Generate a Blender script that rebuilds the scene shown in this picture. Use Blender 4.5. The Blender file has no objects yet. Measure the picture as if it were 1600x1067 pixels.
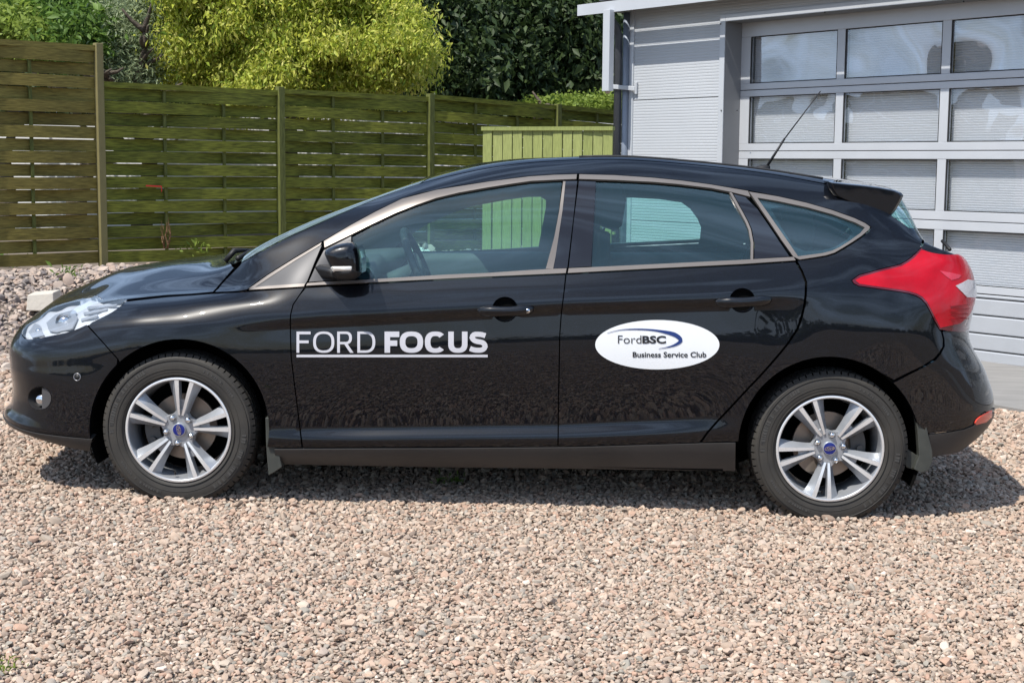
import bpy, bmesh, math, random
import numpy as np
from mathutils import Vector, Matrix
from mathutils.geometry import delaunay_2d_cdt
random.seed(7); RNG = np.random.default_rng(7)
SC = bpy.context.scene; COL = SC.collection
# ---------------------------------------------------------------- camera
F = 2304.0; CX, CY = 800.0, 533.5
PITCH = math.atan((CY-258.0)/F); ROLL = math.radians(0.5)
CAM = np.array([0.0, 0.0, 1.44])
cf = np.array([0, math.cos(PITCH), -math.sin(PITCH)])
u0 = np.array([0, math.sin(PITCH), math.cos(PITCH)]); r0_ = np.array([1.0, 0, 0])
cr = math.cos(ROLL)*r0_ + math.sin(ROLL)*u0
cu = math.cos(ROLL)*u0 - math.sin(ROLL)*r0_
def ray(px, py): return cf + (px-CX)/F*cr + (CY-py)/F*cu
cam = bpy.data.cameras.new('camera'); camo = bpy.data.objects.new('camera', cam); COL.objects.link(camo)
cam.sensor_width = 36.0; cam.lens = 36.0*F/1600.0; cam.clip_start = 0.05; cam.clip_end = 2000
camo.matrix_world = Matrix(((cr[0], cu[0], -cf[0], CAM[0]), (cr[1], cu[1], -cf[1], CAM[1]), (cr[2], cu[2], -cf[2], CAM[2]), (0, 0, 0, 1)))
SC.camera = camo
# ---------------------------------------------------------------- light
SUN = Vector((-0.42, -0.44, 1.0)).normalized()        # towards the sun
elev = math.asin(SUN.z); azim = math.atan2(SUN.x, SUN.y)
world = bpy.data.worlds.new("World"); SC.world = world; world.use_nodes = True
wn = world.node_tree.nodes; wl = world.node_tree.links; wn.clear()
sky = wn.new('ShaderNodeTexSky'); sky.sky_type = 'NISHITA'; sky.sun_disc = False
sky.sun_elevation = elev; sky.sun_rotation = azim; sky.air_density = 1.0; sky.dust_density = 1.4
bgn = wn.new('ShaderNodeBackground'); bgn.inputs['Strength'].default_value = 0.105
wo = wn.new('ShaderNodeOutputWorld'); # thin streaky cloud over the whole sky
wtc = wn.new('ShaderNodeTexCoord'); wmp = wn.new('ShaderNodeMapping'); wmp.inputs['Scale'].default_value = (1.6, 1.6, 5.0); wl.new(wtc.outputs['Generated'], wmp.inputs[0])
wno = wn.new('ShaderNodeTexNoise'); wno.inputs['Scale'].default_value = 1.7; wno.inputs['Detail'].default_value = 7; wno.inputs['Roughness'].default_value = .58; wno.inputs['Distortion'].default_value = .5; wl.new(wmp.outputs[0], wno.inputs['Vector'])
wcr = wn.new('ShaderNodeValToRGB'); wcr.color_ramp.elements[0].position = .44; wcr.color_ramp.elements[1].position = .78; wl.new(wno.outputs[0], wcr.inputs[0])
wmx = wn.new('ShaderNodeMixRGB'); wmx.inputs['Color2'].default_value = (9.8, 13.2, 18.8, 1); wl.new(wcr.outputs[0], wmx.inputs['Fac']); wl.new(sky.outputs[0], wmx.inputs['Color1'])
wl.new(wmx.outputs[0], bgn.inputs[0]); wl.new(bgn.outputs[0], wo.inputs[0])
sl = bpy.data.lights.new('sun', 'SUN'); sl.energy = 5.0; sl.angle = math.radians(0.53); sl.color = (1.0, 0.955, 0.88)
so = bpy.data.objects.new('sun', sl); COL.objects.link(so)
so.rotation_euler = SUN.to_track_quat('Z', 'Y').to_euler(); so.location = (-4, -4, 10)
SC.view_settings.view_transform = 'Standard'; SC.view_settings.look = 'None'
SC.view_settings.exposure = 0.28; SC.view_settings.gamma = 1.0; SC.view_settings.use_curve_mapping = False
SC.cycles.max_bounces = 10; SC.cycles.transparent_max_bounces = 16
SC.cycles.sample_clamp_indirect = 8.0; SC.cycles.caustics_reflective = False; SC.cycles.caustics_refractive = False
# ---------------------------------------------------------------- helpers
def tag(o, label=None, cat=None, group=None, kind=None):
    if label: o['label'] = label
    if cat: o['category'] = cat
    if group: o['group'] = group
    if kind: o['kind'] = kind
    return o
def empty(name, label=None, cat=None, group=None, loc=(0, 0, 0)):
    o = bpy.data.objects.new(name, None); COL.objects.link(o); o.location = loc
    return tag(o, label, cat, group)
def link(name, me, mat=None, parent=None, kind=None):
    o = bpy.data.objects.new(name, me); COL.objects.link(o)
    if mat is not None:
        for m in (mat if isinstance(mat, (list, tuple)) else [mat]): me.materials.append(m)
    if parent is not None: o.parent = parent
    if kind: o['kind'] = kind
    return o
def mesh(name, v, f, mat=None, parent=None, smooth=False, kind=None):
    me = bpy.data.meshes.new(name); me.from_pydata([tuple(map(float, p)) for p in v], [], [tuple(int(i) for i in q) for q in f]); me.update()
    if smooth: me.shade_smooth()
    return link(name, me, mat, parent, kind)
class MB:
    def __init__(s): s.v = []; s.f = []
    def add(s, v, f):
        n = len(s.v); s.v += [tuple(p) for p in v]; s.f += [tuple(i+n for i in q) for q in f]; return s
    def hexa(s, c):   # 8 corners: bottom 4 (ccw), top 4
        return s.add(c, [(3,2,1,0),(4,5,6,7),(0,1,5,4),(1,2,6,5),(2,3,7,6),(3,0,4,7)])
    def box(s, a, b):
        x0,y0,z0 = a; x1,y1,z1 = b
        return s.hexa([(x0,y0,z0),(x1,y0,z0),(x1,y1,z0),(x0,y1,z0),(x0,y0,z1),(x1,y0,z1),(x1,y1,z1),(x0,y1,z1)])
    def tube(s, pts, r, n=10, cap=True):
        pts = [np.array(p, float) for p in pts]; rs = r if isinstance(r, (list, tuple)) else [r]*len(pts)
        base = len(s.v); prev = None
        for i, p in enumerate(pts):
            t = pts[min(i+1, len(pts)-1)]-pts[max(i-1, 0)]; t = t/np.linalg.norm(t)
            a = prev if prev is not None else (np.array([0, 0, 1.0]) if abs(t[2]) < .9 else np.array([1.0, 0, 0]))
            a = a-t*np.dot(a, t); a /= np.linalg.norm(a); b = np.cross(t, a); prev = a
            for k in range(n):
                w = 2*math.pi*k/n; s.v.append(tuple(p+rs[i]*(math.cos(w)*a+math.sin(w)*b)))
        for i in range(len(pts)-1):
            for k in range(n):
                k2 = (k+1) % n; s.f.append((base+i*n+k, base+i*n+k2, base+(i+1)*n+k2, base+(i+1)*n+k))
        if cap:
            s.f.append(tuple(base+k for k in range(n))[::-1]); s.f.append(tuple(base+(len(pts)-1)*n+k for k in range(n)))
        return s
    def build(s, name, mat, parent=None, smooth=False, kind=None, bevel=0, seg=2):
        o = mesh(name, s.v, s.f, mat, parent, smooth, kind)
        if bevel:
            m = o.modifiers.new('b', 'BEVEL'); m.width = bevel; m.segments = seg; m.limit_method = 'ANGLE'
        return o
def autosmooth(o, ang=35):
    o.data.shade_smooth()
    bm = bmesh.new(); bm.from_mesh(o.data)
    for e in bm.edges:
        if len(e.link_faces) == 2 and e.calc_face_angle(0) > math.radians(ang): e.smooth = False
    bm.to_mesh(o.data); bm.free(); return o
# ---------------------------------------------------------------- materials
def M(name, col=(.5,.5,.5), rough=.5, metal=0, spec=.5, coat=0, ior=None, noise=None, bump=None, emit=None):
    """noise=(scale, amount, col2, detail); bump=(scale, strength, distance)"""
    m = bpy.data.materials.new(name); m.use_nodes = True; nt = m.node_tree
    b = nt.nodes['Principled BSDF']
    b.inputs['Base Color'].default_value = (*col, 1); b.inputs['Roughness'].default_value = rough
    b.inputs['Metallic'].default_value = metal; b.inputs['Specular IOR Level'].default_value = spec
    b.inputs['Coat Weight'].default_value = coat; b.inputs['Coat Roughness'].default_value = .03
    if ior: b.inputs['IOR'].default_value = ior
    tc = nt.nodes.new('ShaderNodeTexCoord')
    if noise:
        n = nt.nodes.new('ShaderNodeTexNoise'); n.inputs['Scale'].default_value = noise[0]
        n.inputs['Detail'].default_value = noise[3] if len(noise) > 3 else 5
        mp = nt.nodes.new('ShaderNodeMapping'); nt.links.new(tc.outputs['Object'], mp.inputs[0]); nt.links.new(mp.outputs[0], n.inputs['Vector'])
        if len(noise) > 4: mp.inputs['Scale'].default_value = noise[4]
        r = nt.nodes.new('ShaderNodeValToRGB'); nt.links.new(n.outputs[0], r.inputs[0])
        r.color_ramp.elements[0].position = .5-.5*noise[1]; r.color_ramp.elements[1].position = .5+.5*noise[1]
        r.color_ramp.elements[0].color = (*col, 1); r.color_ramp.elements[1].color = (*noise[2], 1)
        nt.links.new(r.outputs[0], b.inputs['Base Color'])
    if bump:
        n = nt.nodes.new('ShaderNodeTexNoise'); n.inputs['Scale'].default_value = bump[0]; n.inputs['Detail'].default_value = 4
        nt.links.new(tc.outputs['Object'], n.inputs['Vector'])
        q = nt.nodes.new('ShaderNodeBump'); q.inputs['Strength'].default_value = bump[1]; q.inputs['Distance'].default_value = bump[2]
        nt.links.new(n.outputs[0], q.inputs['Height']); nt.links.new(q.outputs[0], b.inputs['Normal'])
    return m
def glassmat(name, tint, base=.045, rough=0.0, bump=None, gloss=(1, 1, 1), haze=0.0, dcol=(.55, .62, .62)):
    m = bpy.data.materials.new(name); m.use_nodes = True; nt = m.node_tree; nt.nodes.clear()
    N = nt.nodes.new; L = nt.links.new
    out = N('ShaderNodeOutputMaterial'); mix = N('ShaderNodeMixShader'); tr = N('ShaderNodeBsdfTransparent'); gl = N('ShaderNodeBsdfGlossy')
    tr.inputs[0].default_value = (*tint, 1); gl.inputs['Roughness'].default_value = rough; gl.inputs[0].default_value = (*gloss, 1)
    lw = N('ShaderNodeLayerWeight'); lw.inputs[0].default_value = .5
    p = N('ShaderNodeMath'); p.operation = 'POWER'; p.inputs[1].default_value = 4.0; L(lw.outputs['Facing'], p.inputs[0])
    a = N('ShaderNodeMath'); a.operation = 'MULTIPLY_ADD'; a.inputs[1].default_value = .9; a.inputs[2].default_value = base; L(p.outputs[0], a.inputs[0]); a.use_clamp = True
    L(a.outputs[0], mix.inputs[0]); L(gl.outputs[0], mix.inputs[2])
    if haze:
        df = N('ShaderNodeBsdfDiffuse'); df.inputs[0].default_value = (*dcol, 1); mx = N('ShaderNodeMixShader'); mx.inputs[0].default_value = haze
        L(tr.outputs[0], mx.inputs[1]); L(df.outputs[0], mx.inputs[2]); L(mx.outputs[0], mix.inputs[1])
    else: L(tr.outputs[0], mix.inputs[1])
    if bump:
        tc = N('ShaderNodeTexCoord'); n = N('ShaderNodeTexNoise'); n.inputs['Scale'].default_value = bump[0]; n.inputs['Detail'].default_value = 1
        L(tc.outputs['Object'], n.inputs['Vector']); q = N('ShaderNodeBump'); q.inputs['Strength'].default_value = bump[1]; q.inputs['Distance'].default_value = bump[2]
        L(n.outputs[0], q.inputs['Height']); L(q.outputs[0], gl.inputs['Normal'])
    L(mix.outputs[0], out.inputs[0]); return m
def randmat(name, cols, rough=.85, spec=.3, noise=None, trans=0.0, src='object', bump=None):
    """colour picked per object / per instance / per mesh island from a ramp"""
    m = bpy.data.materials.new(name); m.use_nodes = True; nt = m.node_tree; N = nt.nodes.new; L = nt.links.new
    b = nt.nodes['Principled BSDF']; b.inputs['Roughness'].default_value = rough; b.inputs['Specular IOR Level'].default_value = spec
    if src == 'object': s = N('ShaderNodeObjectInfo').outputs['Random']
    else: s = N('ShaderNodeNewGeometry').outputs['Random Per Island']
    r = N('ShaderNodeValToRGB'); r.color_ramp.interpolation = 'LINEAR'; L(s, r.inputs[0])
    n = len(cols)
    for i, c in enumerate(cols):
        e = r.color_ramp.elements[i] if i < 2 else r.color_ramp.elements.new(1)
    for i, c in enumerate(cols):
        r.color_ramp.elements[i].position = i/(n-1); r.color_ramp.elements[i].color = (*c, 1)
    colr = r.outputs[0]
    if noise:
        tc = N('ShaderNodeTexCoord'); t = N('ShaderNodeTexNoise'); t.inputs['Scale'].default_value = noise[0]; t.inputs['Detail'].default_value = 5
        mp = N('ShaderNodeMapping'); L(tc.outputs['Object'], mp.inputs[0]); L(mp.outputs[0], t.inputs['Vector'])
        if len(noise) > 2: mp.inputs['Scale'].default_value = noise[2]
        mr = N('ShaderNodeMapRange'); mr.inputs[1].default_value = .3; mr.inputs[2].default_value = .7; mr.inputs[3].default_value = 1-noise[1]; mr.inputs[4].default_value = 1+noise[1]
        L(t.outputs[0], mr.inputs[0]); v = N('ShaderNodeVectorMath'); v.operation = 'SCALE'; L(colr, v.inputs[0]); L(mr.outputs[0], v.inputs['Scale']); colr = v.outputs[0]
        if bump:
            q = N('ShaderNodeBump'); q.inputs['Strength'].default_value = bump[0]; q.inputs['Distance'].default_value = bump[1]; L(t.outputs[0], q.inputs['Height']); L(q.outputs[0], b.inputs['Normal'])
    L(colr, b.inputs['Base Color'])
    if trans:
        out = nt.nodes['Material Output']; tl = N('ShaderNodeBsdfTranslucent'); mx = N('ShaderNodeMixShader'); mx.inputs[0].default_value = trans
        L(colr, tl.inputs[0]); L(b.outputs[0], mx.inputs[1]); L(tl.outputs[0], mx.inputs[2]); L(mx.outputs[0], out.inputs[0])
    return m
def at_depth(px, py, Y):
    d = ray(px, py); return CAM+d*(Y/d[1])
def on_plane(px, py, P0, n):
    d = ray(px, py); n = np.array(n, float); t = np.dot(np.array(P0)-CAM, n)/np.dot(d, n); return CAM+d*t
# ---------------------------------------------------------------- car frame
WB = 2.648
s1 = 1.0; RATIO = 1.012
d1 = ray(280, 671); d2 = ray(1296, 700)
Ld = np.linalg.norm(d2/RATIO-d1); s1 = WB/Ld
H1 = CAM+d1*s1; H2 = CAM+d2*(s1/RATIO)
ex = (H2-H1)/WB; ez = np.array([0, 0, 1.0]); ez = ez-ex*np.dot(ex, ez); ez /= np.linalg.norm(ez); ey = np.cross(ez, ex)
HUBY, HUBZ = 0.06, 0.298
CO = (H1+H2)/2-ey*HUBY-ez*HUBZ
def c2w(p): return CO+p[0]*ex+p[1]*ey+p[2]*ez
CARM = Matrix(((ex[0], ey[0], ez[0], CO[0]), (ex[1], ey[1], ez[1], CO[1]), (ex[2], ey[2], ez[2], CO[2]), (0, 0, 0, 1)))
def unpx(px, py, inset):          # pixel -> (lx, inset, lz)
    d = ray(px, py); n = ey; t = np.dot(CO+ey*inset-CAM, n)/np.dot(d, n); w = CAM+d*t-CO
    return np.array([np.dot(w, ex), inset, np.dot(w, ez)])
def proj(P):                      # car-local (...,3) -> px
    P = np.asarray(P); w = CO+P[..., 0:1]*ex+P[..., 1:2]*ey+P[..., 2:3]*ez-CAM
    z = w@cf; return np.stack([CX+F*(w@cr)/z, CY-F*(w@cu)/z], -1)
def z_for(lx, inset, py):         # height at which (lx, inset) shows at image row py
    a, b = -.5, 2.0
    for _ in range(40):
        m = (a+b)/2
        if proj(np.array([lx, inset, m]))[1] > py: a = m
        else: b = m
    return (a+b)/2
GS = ex[2]/ex[0]; GZ = CO[2]-GS*CO[0]
# ---------------------------------------------------------------- car body surface: a net of rows x stations, each row read from nose to tail
MID = 0.911
def I(t, x):
    xs = [p[0] for p in t]; ys = [p[1] for p in t]; return float(np.interp(x, xs, ys))
# rows: y(px) seen in the side view, inset(px)
ROW = [
 ([(140,705),(280,716),(441,725),(900,732),(1150,736),(1296,738),(1380,730),(1455,714)], [(140,.09),(300,.085),(900,.085),(1300,.08),(1455,.09)]),
 ([(140,685),(280,698),(440,700),(900,697),(1150,690),(1296,690),(1380,686),(1452,678)], [(140,.05),(280,.02),(440,.018),(1150,.018),(1296,.012),(1400,.03),(1452,.05)]),
 ([(140,670),(280,682),(440,688),(560,688),(870,685),(1080,679),(1150,676),(1296,672),(1380,663),(1450,655)], [(140,.045),(280,.012),(440,.012),(1150,.012),(1296,.006),(1400,.022),(1452,.045)]),
 ([(140,655),(280,668),(440,673),(560,672),(870,667),(1080,657),(1150,652),(1296,648),(1380,640),(1450,628)], [(140,.042),(280,.01),(420,.018),(560,.030),(1000,.030),(1100,.022),(1180,.008),(1296,.004),(1400,.020),(1452,.045)]),
 ([(140,575),(280,560),(440,548),(900,543),(1150,545),(1296,556),(1380,565),(1450,572)], [(140,.045),(200,.020),(280,.008),(380,.010),(480,.0125),(900,.0125),(1080,.0125),(1180,.009),(1296,.004),(1400,.018),(1452,.042)]),
 ([(140,528),(210,524),(280,520),(360,518),(455,511),(560,505),(745,494),(880,486),(1120,478.5),(1230,476),(1296,482),(1380,505),(1450,510)], [(140,.062),(200,.030),(280,.016),(380,.0180),(480,.0225),(900,.0225),(1150,.0225),(1230,.018),(1296,.014),(1400,.022),(1452,.05)]),
 ([(140,508),(210,505),(280,503),(360,505),(455,504),(560,498),(745,487),(880,479),(1120,471),(1230,462),(1296,462),(1380,466),(1450,470)], [(140,.085),(200,.045),(280,.028),(380,.020),(480,.014),(900,.014),(1150,.016),(1230,.018),(1296,.022),(1400,.038),(1452,.062)]),
 ([(140,492),(210,484),(280,480),(371,477),(477,474),(760,461),(885,455),(1160,444),(1243,436),(1296,434),(1360,432),(1450,432)], [(140,.13),(200,.10),(280,.075),(380,.047),(480,.028),(900,.028),(1150,.031),(1296,.04),(1400,.06),(1452,.09)]),
 ([(140,477),(198,468),(260,463),(334,457),(386,454),(477,448),(596,441),(760,433.5),(885,428),(1160,414),(1243,408),(1305,402),(1360,399),(1440,400)], [(140,.21),(200,.20),(260,.19),(334,.155),(386,.105),(455,.062),(560,.055),(900,.055),(1160,.058),(1260,.066),(1360,.08),(1450,.12)]),
 ([(140,471),(200,462),(260,457),(334,451),(371,447),(395,441),(420,429),(505,377),(549,351),(628,311),(700,297),(764,284),(827,276),(904,272.5),(1020,278),(1110,288.5),(1167,298),(1260,317),(1335,341),(1360,356),(1440,382)], [(140,.27),(200,.27),(260,.26),(334,.21),(386,.135),(420,.125),(505,.145),(587,.18),(700,.22),(827,.25),(1000,.262),(1167,.25),(1260,.225),(1360,.17),(1450,.14)]),
 ([(60,480),(140,451),(200,440),(260,434),(334,427),(371,414),(436,377.5),(505,346),(576,316),(640,292),(700,276),(764,262),(830,254),(904,250),(987,250),(1082,257.5),(1160,266),(1260,281),(1304,291),(1342,303),(1383,330),(1420,355),(1441,372)], [(140,.50),(200,.47),(260,.42),(334,.30),(371,.205),(436,.20),(505,.235),(576,.29),(700,.345),(900,.37),(1160,.365),(1260,.345),(1342,.30),(1400,.24),(1450,.20)]),
 ([(60,476),(140,441),(200,426),(260,416),(334,407),(371,405),(436,377),(505,346.5),(576,316),(649,285),(717,264.5),(760,254.5),(827,248.5),(904,246.5),(987,246.5),(1082,254.5),(1160,262.5),(1259,276),(1342,290),(1400,305)], [(140,.68),(300,.62),(371,.52),(500,.55),(700,.62),(1300,.62),(1450,.60)]),
 ([(52,484),(79,464),(110,448),(142,434),(200,419),(250,408),(334,402),(371,394),(405,388.5),(457,364),(518,335),(578,313.5),(649,282),(688,270),(717,263),(754,252.5),(827,246.5),(904,245.5),(987,245.5),(1082,253.5),(1160,261.5),(1259,274),(1297,281),(1342,288.5),(1400,299)], [(0,MID),(1600,MID)]),
]
K = len(ROW)
SIDE_PX = [140,175,210,245,280,320,350,380,415,455,505,565,635,710,790,880,970,1050,1120,1180,1240,1296,1350,1400,1440]
LXS = [unpx(p, 560, .03)[0] for p in SIDE_PX]
def row_point(k, lx, px_nom):
    ins = I(ROW[k][1], px_nom); z = .6
    for _ in range(6):
        px = proj(np.array([lx, ins, z]))[0]; z = z_for(lx, ins, I(ROW[k][0], px))
    return np.array([lx, ins, z])
# nose, by row: ((lx, z) at the centre line, (lx, inset, z|py) ...)
NOSE = [   # s0 (lx,z) ; s1 (lx,inset,z) ; s2 (lx,inset,py) ; s3 (lx,inset,py)
 ((-2.215,.262),(-2.185,.55,.262),(-2.112,.29,663),(-1.95,.15,683)),
 ((-2.228,.300),(-2.198,.55,.302),(-2.130,.28,652),(-1.97,.12,673)),
 ((-2.185,.335),(-2.16,.55,.335),(-2.100,.28,634),(-1.96,.12,655)),
 ((-2.175,.375),(-2.15,.55,.375),(-2.092,.28,618),(-1.95,.12,636)),
 ((-2.180,.50),(-2.155,.55,.50),(-2.100,.28,570),(-1.955,.12,578)),
 ((-2.178,.59),(-2.153,.55,.59),(-2.096,.28,540),(-1.94,.14,535)),
 ((-2.170,.63),(-2.140,.56,.63),(-2.080,.30,524),(-1.92,.18,518)),
 ((-2.150,.67),(-2.115,.58,.675),(-2.050,.34,508),(-1.88,.24,501)),
 ((-2.130,.705),(-2.085,.61,.71),(-2.005,.38,495),(-1.84,.305,484)),
 ((-2.110,.728),(-2.06,.65,.737),(-1.965,.44,.750),(-1.825,.37,.782)),
 ((-2.085,.750),(-2.03,.72,.765),(-1.93,.57,.780),(-1.81,.54,.822)),
 ((-2.055,.770),(-1.985,.80,.797),(-1.90,.74,.830),(-1.80,.70,.868)),
 ((-2.015,.790),(-1.95,MID,.818),(-1.875,MID,.852),(-1.79,MID,.885)),
]
TAIL = [   # (px, py) of the silhouette at inset ~.27, centre extra length
 (1507,697,.05),(1534,677,.06),(1550,655,.06),(1552,630,.06),(1540,584,.06),(1514,524,.05),(1521,478,.05),(1520,448,.05),(1514,423,.05),(1502,404,.05)]
P = []
for j in range(4):
    r = []
    for k in range(K):
        q = NOSE[k][j]
        if j == 0: r.append((q[0], MID, q[1]))
        else: r.append((q[0], q[1], q[2] if q[2] < 5 else z_for(q[0], q[1], q[2])))
    P.append(r)
for i, lx in enumerate(LXS): P.append([tuple(row_point(k, lx, SIDE_PX[i])) for k in range(K)])
tail = [[], [], [], []]
for k in range(K):
    if k < 10:
        px, py, e = TAIL[k]; a = unpx(px, py, .27); b = P[-1][k]
        mx = b[0]+(a[0]-b[0])*.66; tail[0].append((mx, .5*(.27+b[1])*.62+.03, b[2]+(a[2]-b[2])*.6)); tail[1].append(tuple(a))
        tail[2].append((a[0]+e*.7, .55, a[2])); tail[3].append((a[0]+e, MID, a[2]))
    elif k == 10:
        for j, q in enumerate([(1.78,.26,1.045),(1.87,.36,.985),(1.925,.60,.955),(1.955,MID,.945)]): tail[j].append(q)
    elif k == 11:
        for j, q in enumerate([(1.70,.60,1.21),(1.79,.62,1.12),(1.885,.72,1.02),(1.94,MID,.955)]): tail[j].append(q)
    else:
        for j, q in enumerate([(1.72,MID,1.26),(1.78,MID,1.18),(1.85,MID,1.08),(1.92,MID,.985)]): tail[j].append(q)
P += tail
P = np.array(P, float); NS = len(P)           # (NS, K, 3)
def chord(axis):
    d = np.linalg.norm(np.diff(P, axis=axis), axis=2)
    return np.concatenate([[0], np.cumsum(np.maximum(d.mean(axis=1-axis), .02))])
TU = chord(0); TV = chord(1)
def natural(t, y):                             # second derivatives of a natural cubic spline
    n = len(t); A = np.zeros((n, n)); B = np.zeros((n,)+y.shape[1:]); A[0, 0] = A[-1, -1] = 1; h = np.diff(t)
    for i in range(1, n-1):
        A[i, i-1] = h[i-1]; A[i, i] = 2*(h[i-1]+h[i]); A[i, i+1] = h[i]
        B[i] = 6*((y[i+1]-y[i])/h[i]-(y[i]-y[i-1])/h[i-1])
    return np.linalg.solve(A, B.reshape(n, -1)).reshape(B.shape)
M2 = natural(TU, P)
def surf(U, V):
    """U, V metric parameters (arrays) -> points"""
    U = np.clip(np.asarray(U, float), 0, TU[-1]-1e-9); V = np.clip(np.asarray(V, float), 0, TV[-1]-1e-9)
    i = np.clip(np.searchsorted(TU, U, side='right')-1, 0, NS-2); h = (TU[i+1]-TU[i])[:, None, None]
    a = ((TU[i+1]-U))[:, None, None]/h; b = 1-a
    R = a*P[i]+b*P[i+1]+((a**3-a)*M2[i]+(b**3-b)*M2[i+1])*h*h/6            # (n,K,3)
    d = np.diff(R, axis=1); L = np.linalg.norm(d, axis=2)+1e-5
    s = d/L[..., None]                                                     # slopes per span
    n = len(U)
    s_ext = np.concatenate([s[:, :1]*2-s[:, 1:2], s, s[:, -1:]*2-s[:, -2:-1]], 1)   # K+1 slopes
    w1 = np.concatenate([L[:, :1], L], 1)[..., None]; w2 = np.concatenate([L, L[:, -1:]], 1)[..., None]
    tan = (s_ext[:, :-1]*w2+s_ext[:, 1:]*w1)/(w1+w2)
    cw = np.interp(U, [TU[8], TU[12], TU[23], TU[25]], [0, 1, 1, 0])[:, None]      # sharp crease along the doors
    t5a = tan[:, 5]*(1-cw)+(s[:, 4]*1.35)*cw; t5b = tan[:, 5]*(1-cw)+s[:, 5]*cw
    t3a = tan[:, 3]*(1-cw)+s[:, 2]*cw; t3b = tan[:, 3]*(1-cw)+s[:, 3]*1.1*cw      # upper edge of the ledge above the sill
    j = np.clip(np.searchsorted(TV, V, side='right')-1, 0, K-2); f = ((V-TV[j])/(TV[j+1]-TV[j]))[:, None]
    q = np.arange(n); p0 = R[q, j]; p1 = R[q, j+1]; l = L[q, j][:, None]; m0 = np.where((j == 5)[:, None], t5b, np.where((j == 3)[:, None], t3b, tan[q, j]))*l; m1 = np.where((j == 4)[:, None], t5a, np.where((j == 2)[:, None], t3a, tan[q, j+1]))*l
    return (2*f**3-3*f**2+1)*p0+(f**3-2*f**2+f)*m0+(-2*f**3+3*f**2)*p1+(f**3-f**2)*m1
def surfn(U, V):
    e = 2e-3; U = np.asarray(U, float); V = np.asarray(V, float)
    a = surf(np.minimum(U+e, TU[-1]), V)-surf(np.maximum(U-e, 0), V)
    b = surf(U, np.minimum(V+e, TV[-1]))-surf(U, np.maximum(V-e, 0))
    n = np.cross(a, b); l = np.linalg.norm(n, axis=1, keepdims=True); n = n/np.maximum(l, 1e-9)
    flip = np.where(n[:, 1:2] > .15, -1, 1)*1.0
    return n, flip
# lookup grid for pixel -> (U, V)
GU = np.concatenate([np.linspace(TU[i], TU[i+1], 13)[:-1] for i in range(NS-1)]+[[TU[-1]]]); GV = np.concatenate([np.linspace(TV[i], TV[i+1], 13)[:-1] for i in range(K-1)]+[[TV[-1]]])
gu, gv = np.meshgrid(GU, GV, indexing='ij'); GP = surf(gu.ravel(), gv.ravel()); GX = proj(GP).reshape(gu.shape+(2,))
MAXIN = [.5]
def uv_of(px, py):
    d = (GX[..., 0]-px)**2+(GX[..., 1]-py)**2+np.where(GP[:, 1].reshape(gu.shape) > MAXIN[0], 1e5, 0)
    dep = (GP[:, 1]).reshape(d.shape)
    k = np.argmin(d+dep*2.0); i, j = np.unravel_index(k, d.shape); u, v = gu[i, j], gv[i, j]
    best = None
    for _ in range(8):
        e = 1e-3; q = proj(surf([u, min(u+e, TU[-1]), u], [v, v, min(v+e, TV[-1])])); J = np.array([(q[1]-q[0])/e, (q[2]-q[0])/e]).T
        r = np.array([px, py])-q[0]; err = np.hypot(*r)
        if surf([u], [v])[0][1] > MAXIN[0]+.005: break
        if best is None or err < best[0]: best = (err, u, v)
        if err < .05 or abs(np.linalg.det(J)) < 1e3: break
        st = np.linalg.solve(J, r); l = np.hypot(*st)
        if l > .05: st *= .05/l
        u = float(np.clip(u+st[0], 0, TU[-1])); v = float(np.clip(v+st[1], 0, TV[-1]))
    return best[1], best[2]
def rowuv(k, pa, pb, e, step=30):
    """points on row k between two pixel columns, moved e metres across the rows"""
    U = np.linspace(ui(6), ui(NS-5), 1500); X = proj(surf(U, np.full(1500, TV[k])))[:, 0]; n = max(2, int(abs(pb-pa)//step)+1)
    return [('uv', float(np.interp(p, X, U)), TV[k]+e) for p in np.linspace(pa, pb, n)]
def ui(i): return float(np.interp(i, range(NS), TU))
def vi(k): return float(np.interp(k, range(K), TV))
def smuv(pts, deg=3, e=0.0, mx=.5):
    """pixel points -> a smooth curve in surface parameters"""
    MAXIN[0] = mx; q = np.array([uv_of(*p) for p in pts]); MAXIN[0] = .5
    t = np.concatenate([[0], np.cumsum(np.hypot(*np.diff(np.array(pts), axis=0).T))]); t /= t[-1]; dg = min(deg, len(pts)-1)
    w = np.ones(len(t)); w[0] = w[-1] = 4; T = np.linspace(0, 1, len(pts)*2)
    a = np.polyval(np.polyfit(t, q[:, 0], dg, w=w), T); b = np.polyval(np.polyfit(t, q[:, 1], dg, w=w), T)
    return [('uv', float(x), float(y)+e) for x, y in zip(a, b)]
def at_inset(v, ins, a=None):
    U = np.linspace(ui(NS-6), TU[-1], 300); y = surf(U, np.full(300, v))[:, 1]; return float(U[np.argmax(y > ins)])
def inside(pts, poly):
    x, y = pts[:, 0], pts[:, 1]; c = np.zeros(len(pts), bool); n = len(poly); j = n-1
    for i in range(n):
        xi, yi = poly[i]; xj, yj = poly[j]
        m = ((yi > y) != (yj > y)) & (x < (xj-xi)*(y-yi)/((yj-yi) if yj != yi else 1e-12)+xi); c ^= m; j = i
    return c
def resample(q, step, closed=True):
    q = [np.array(p, float) for p in q]; out = []
    n = len(q)
    for i in range(n if closed else n-1):
        a, b = q[i], q[(i+1) % n]; m = max(1, int(math.ceil(np.linalg.norm(b-a)/step)))
        out += [a+(b-a)*t/m for t in range(m)]
    if not closed: out.append(q[-1])
    return out
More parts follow.
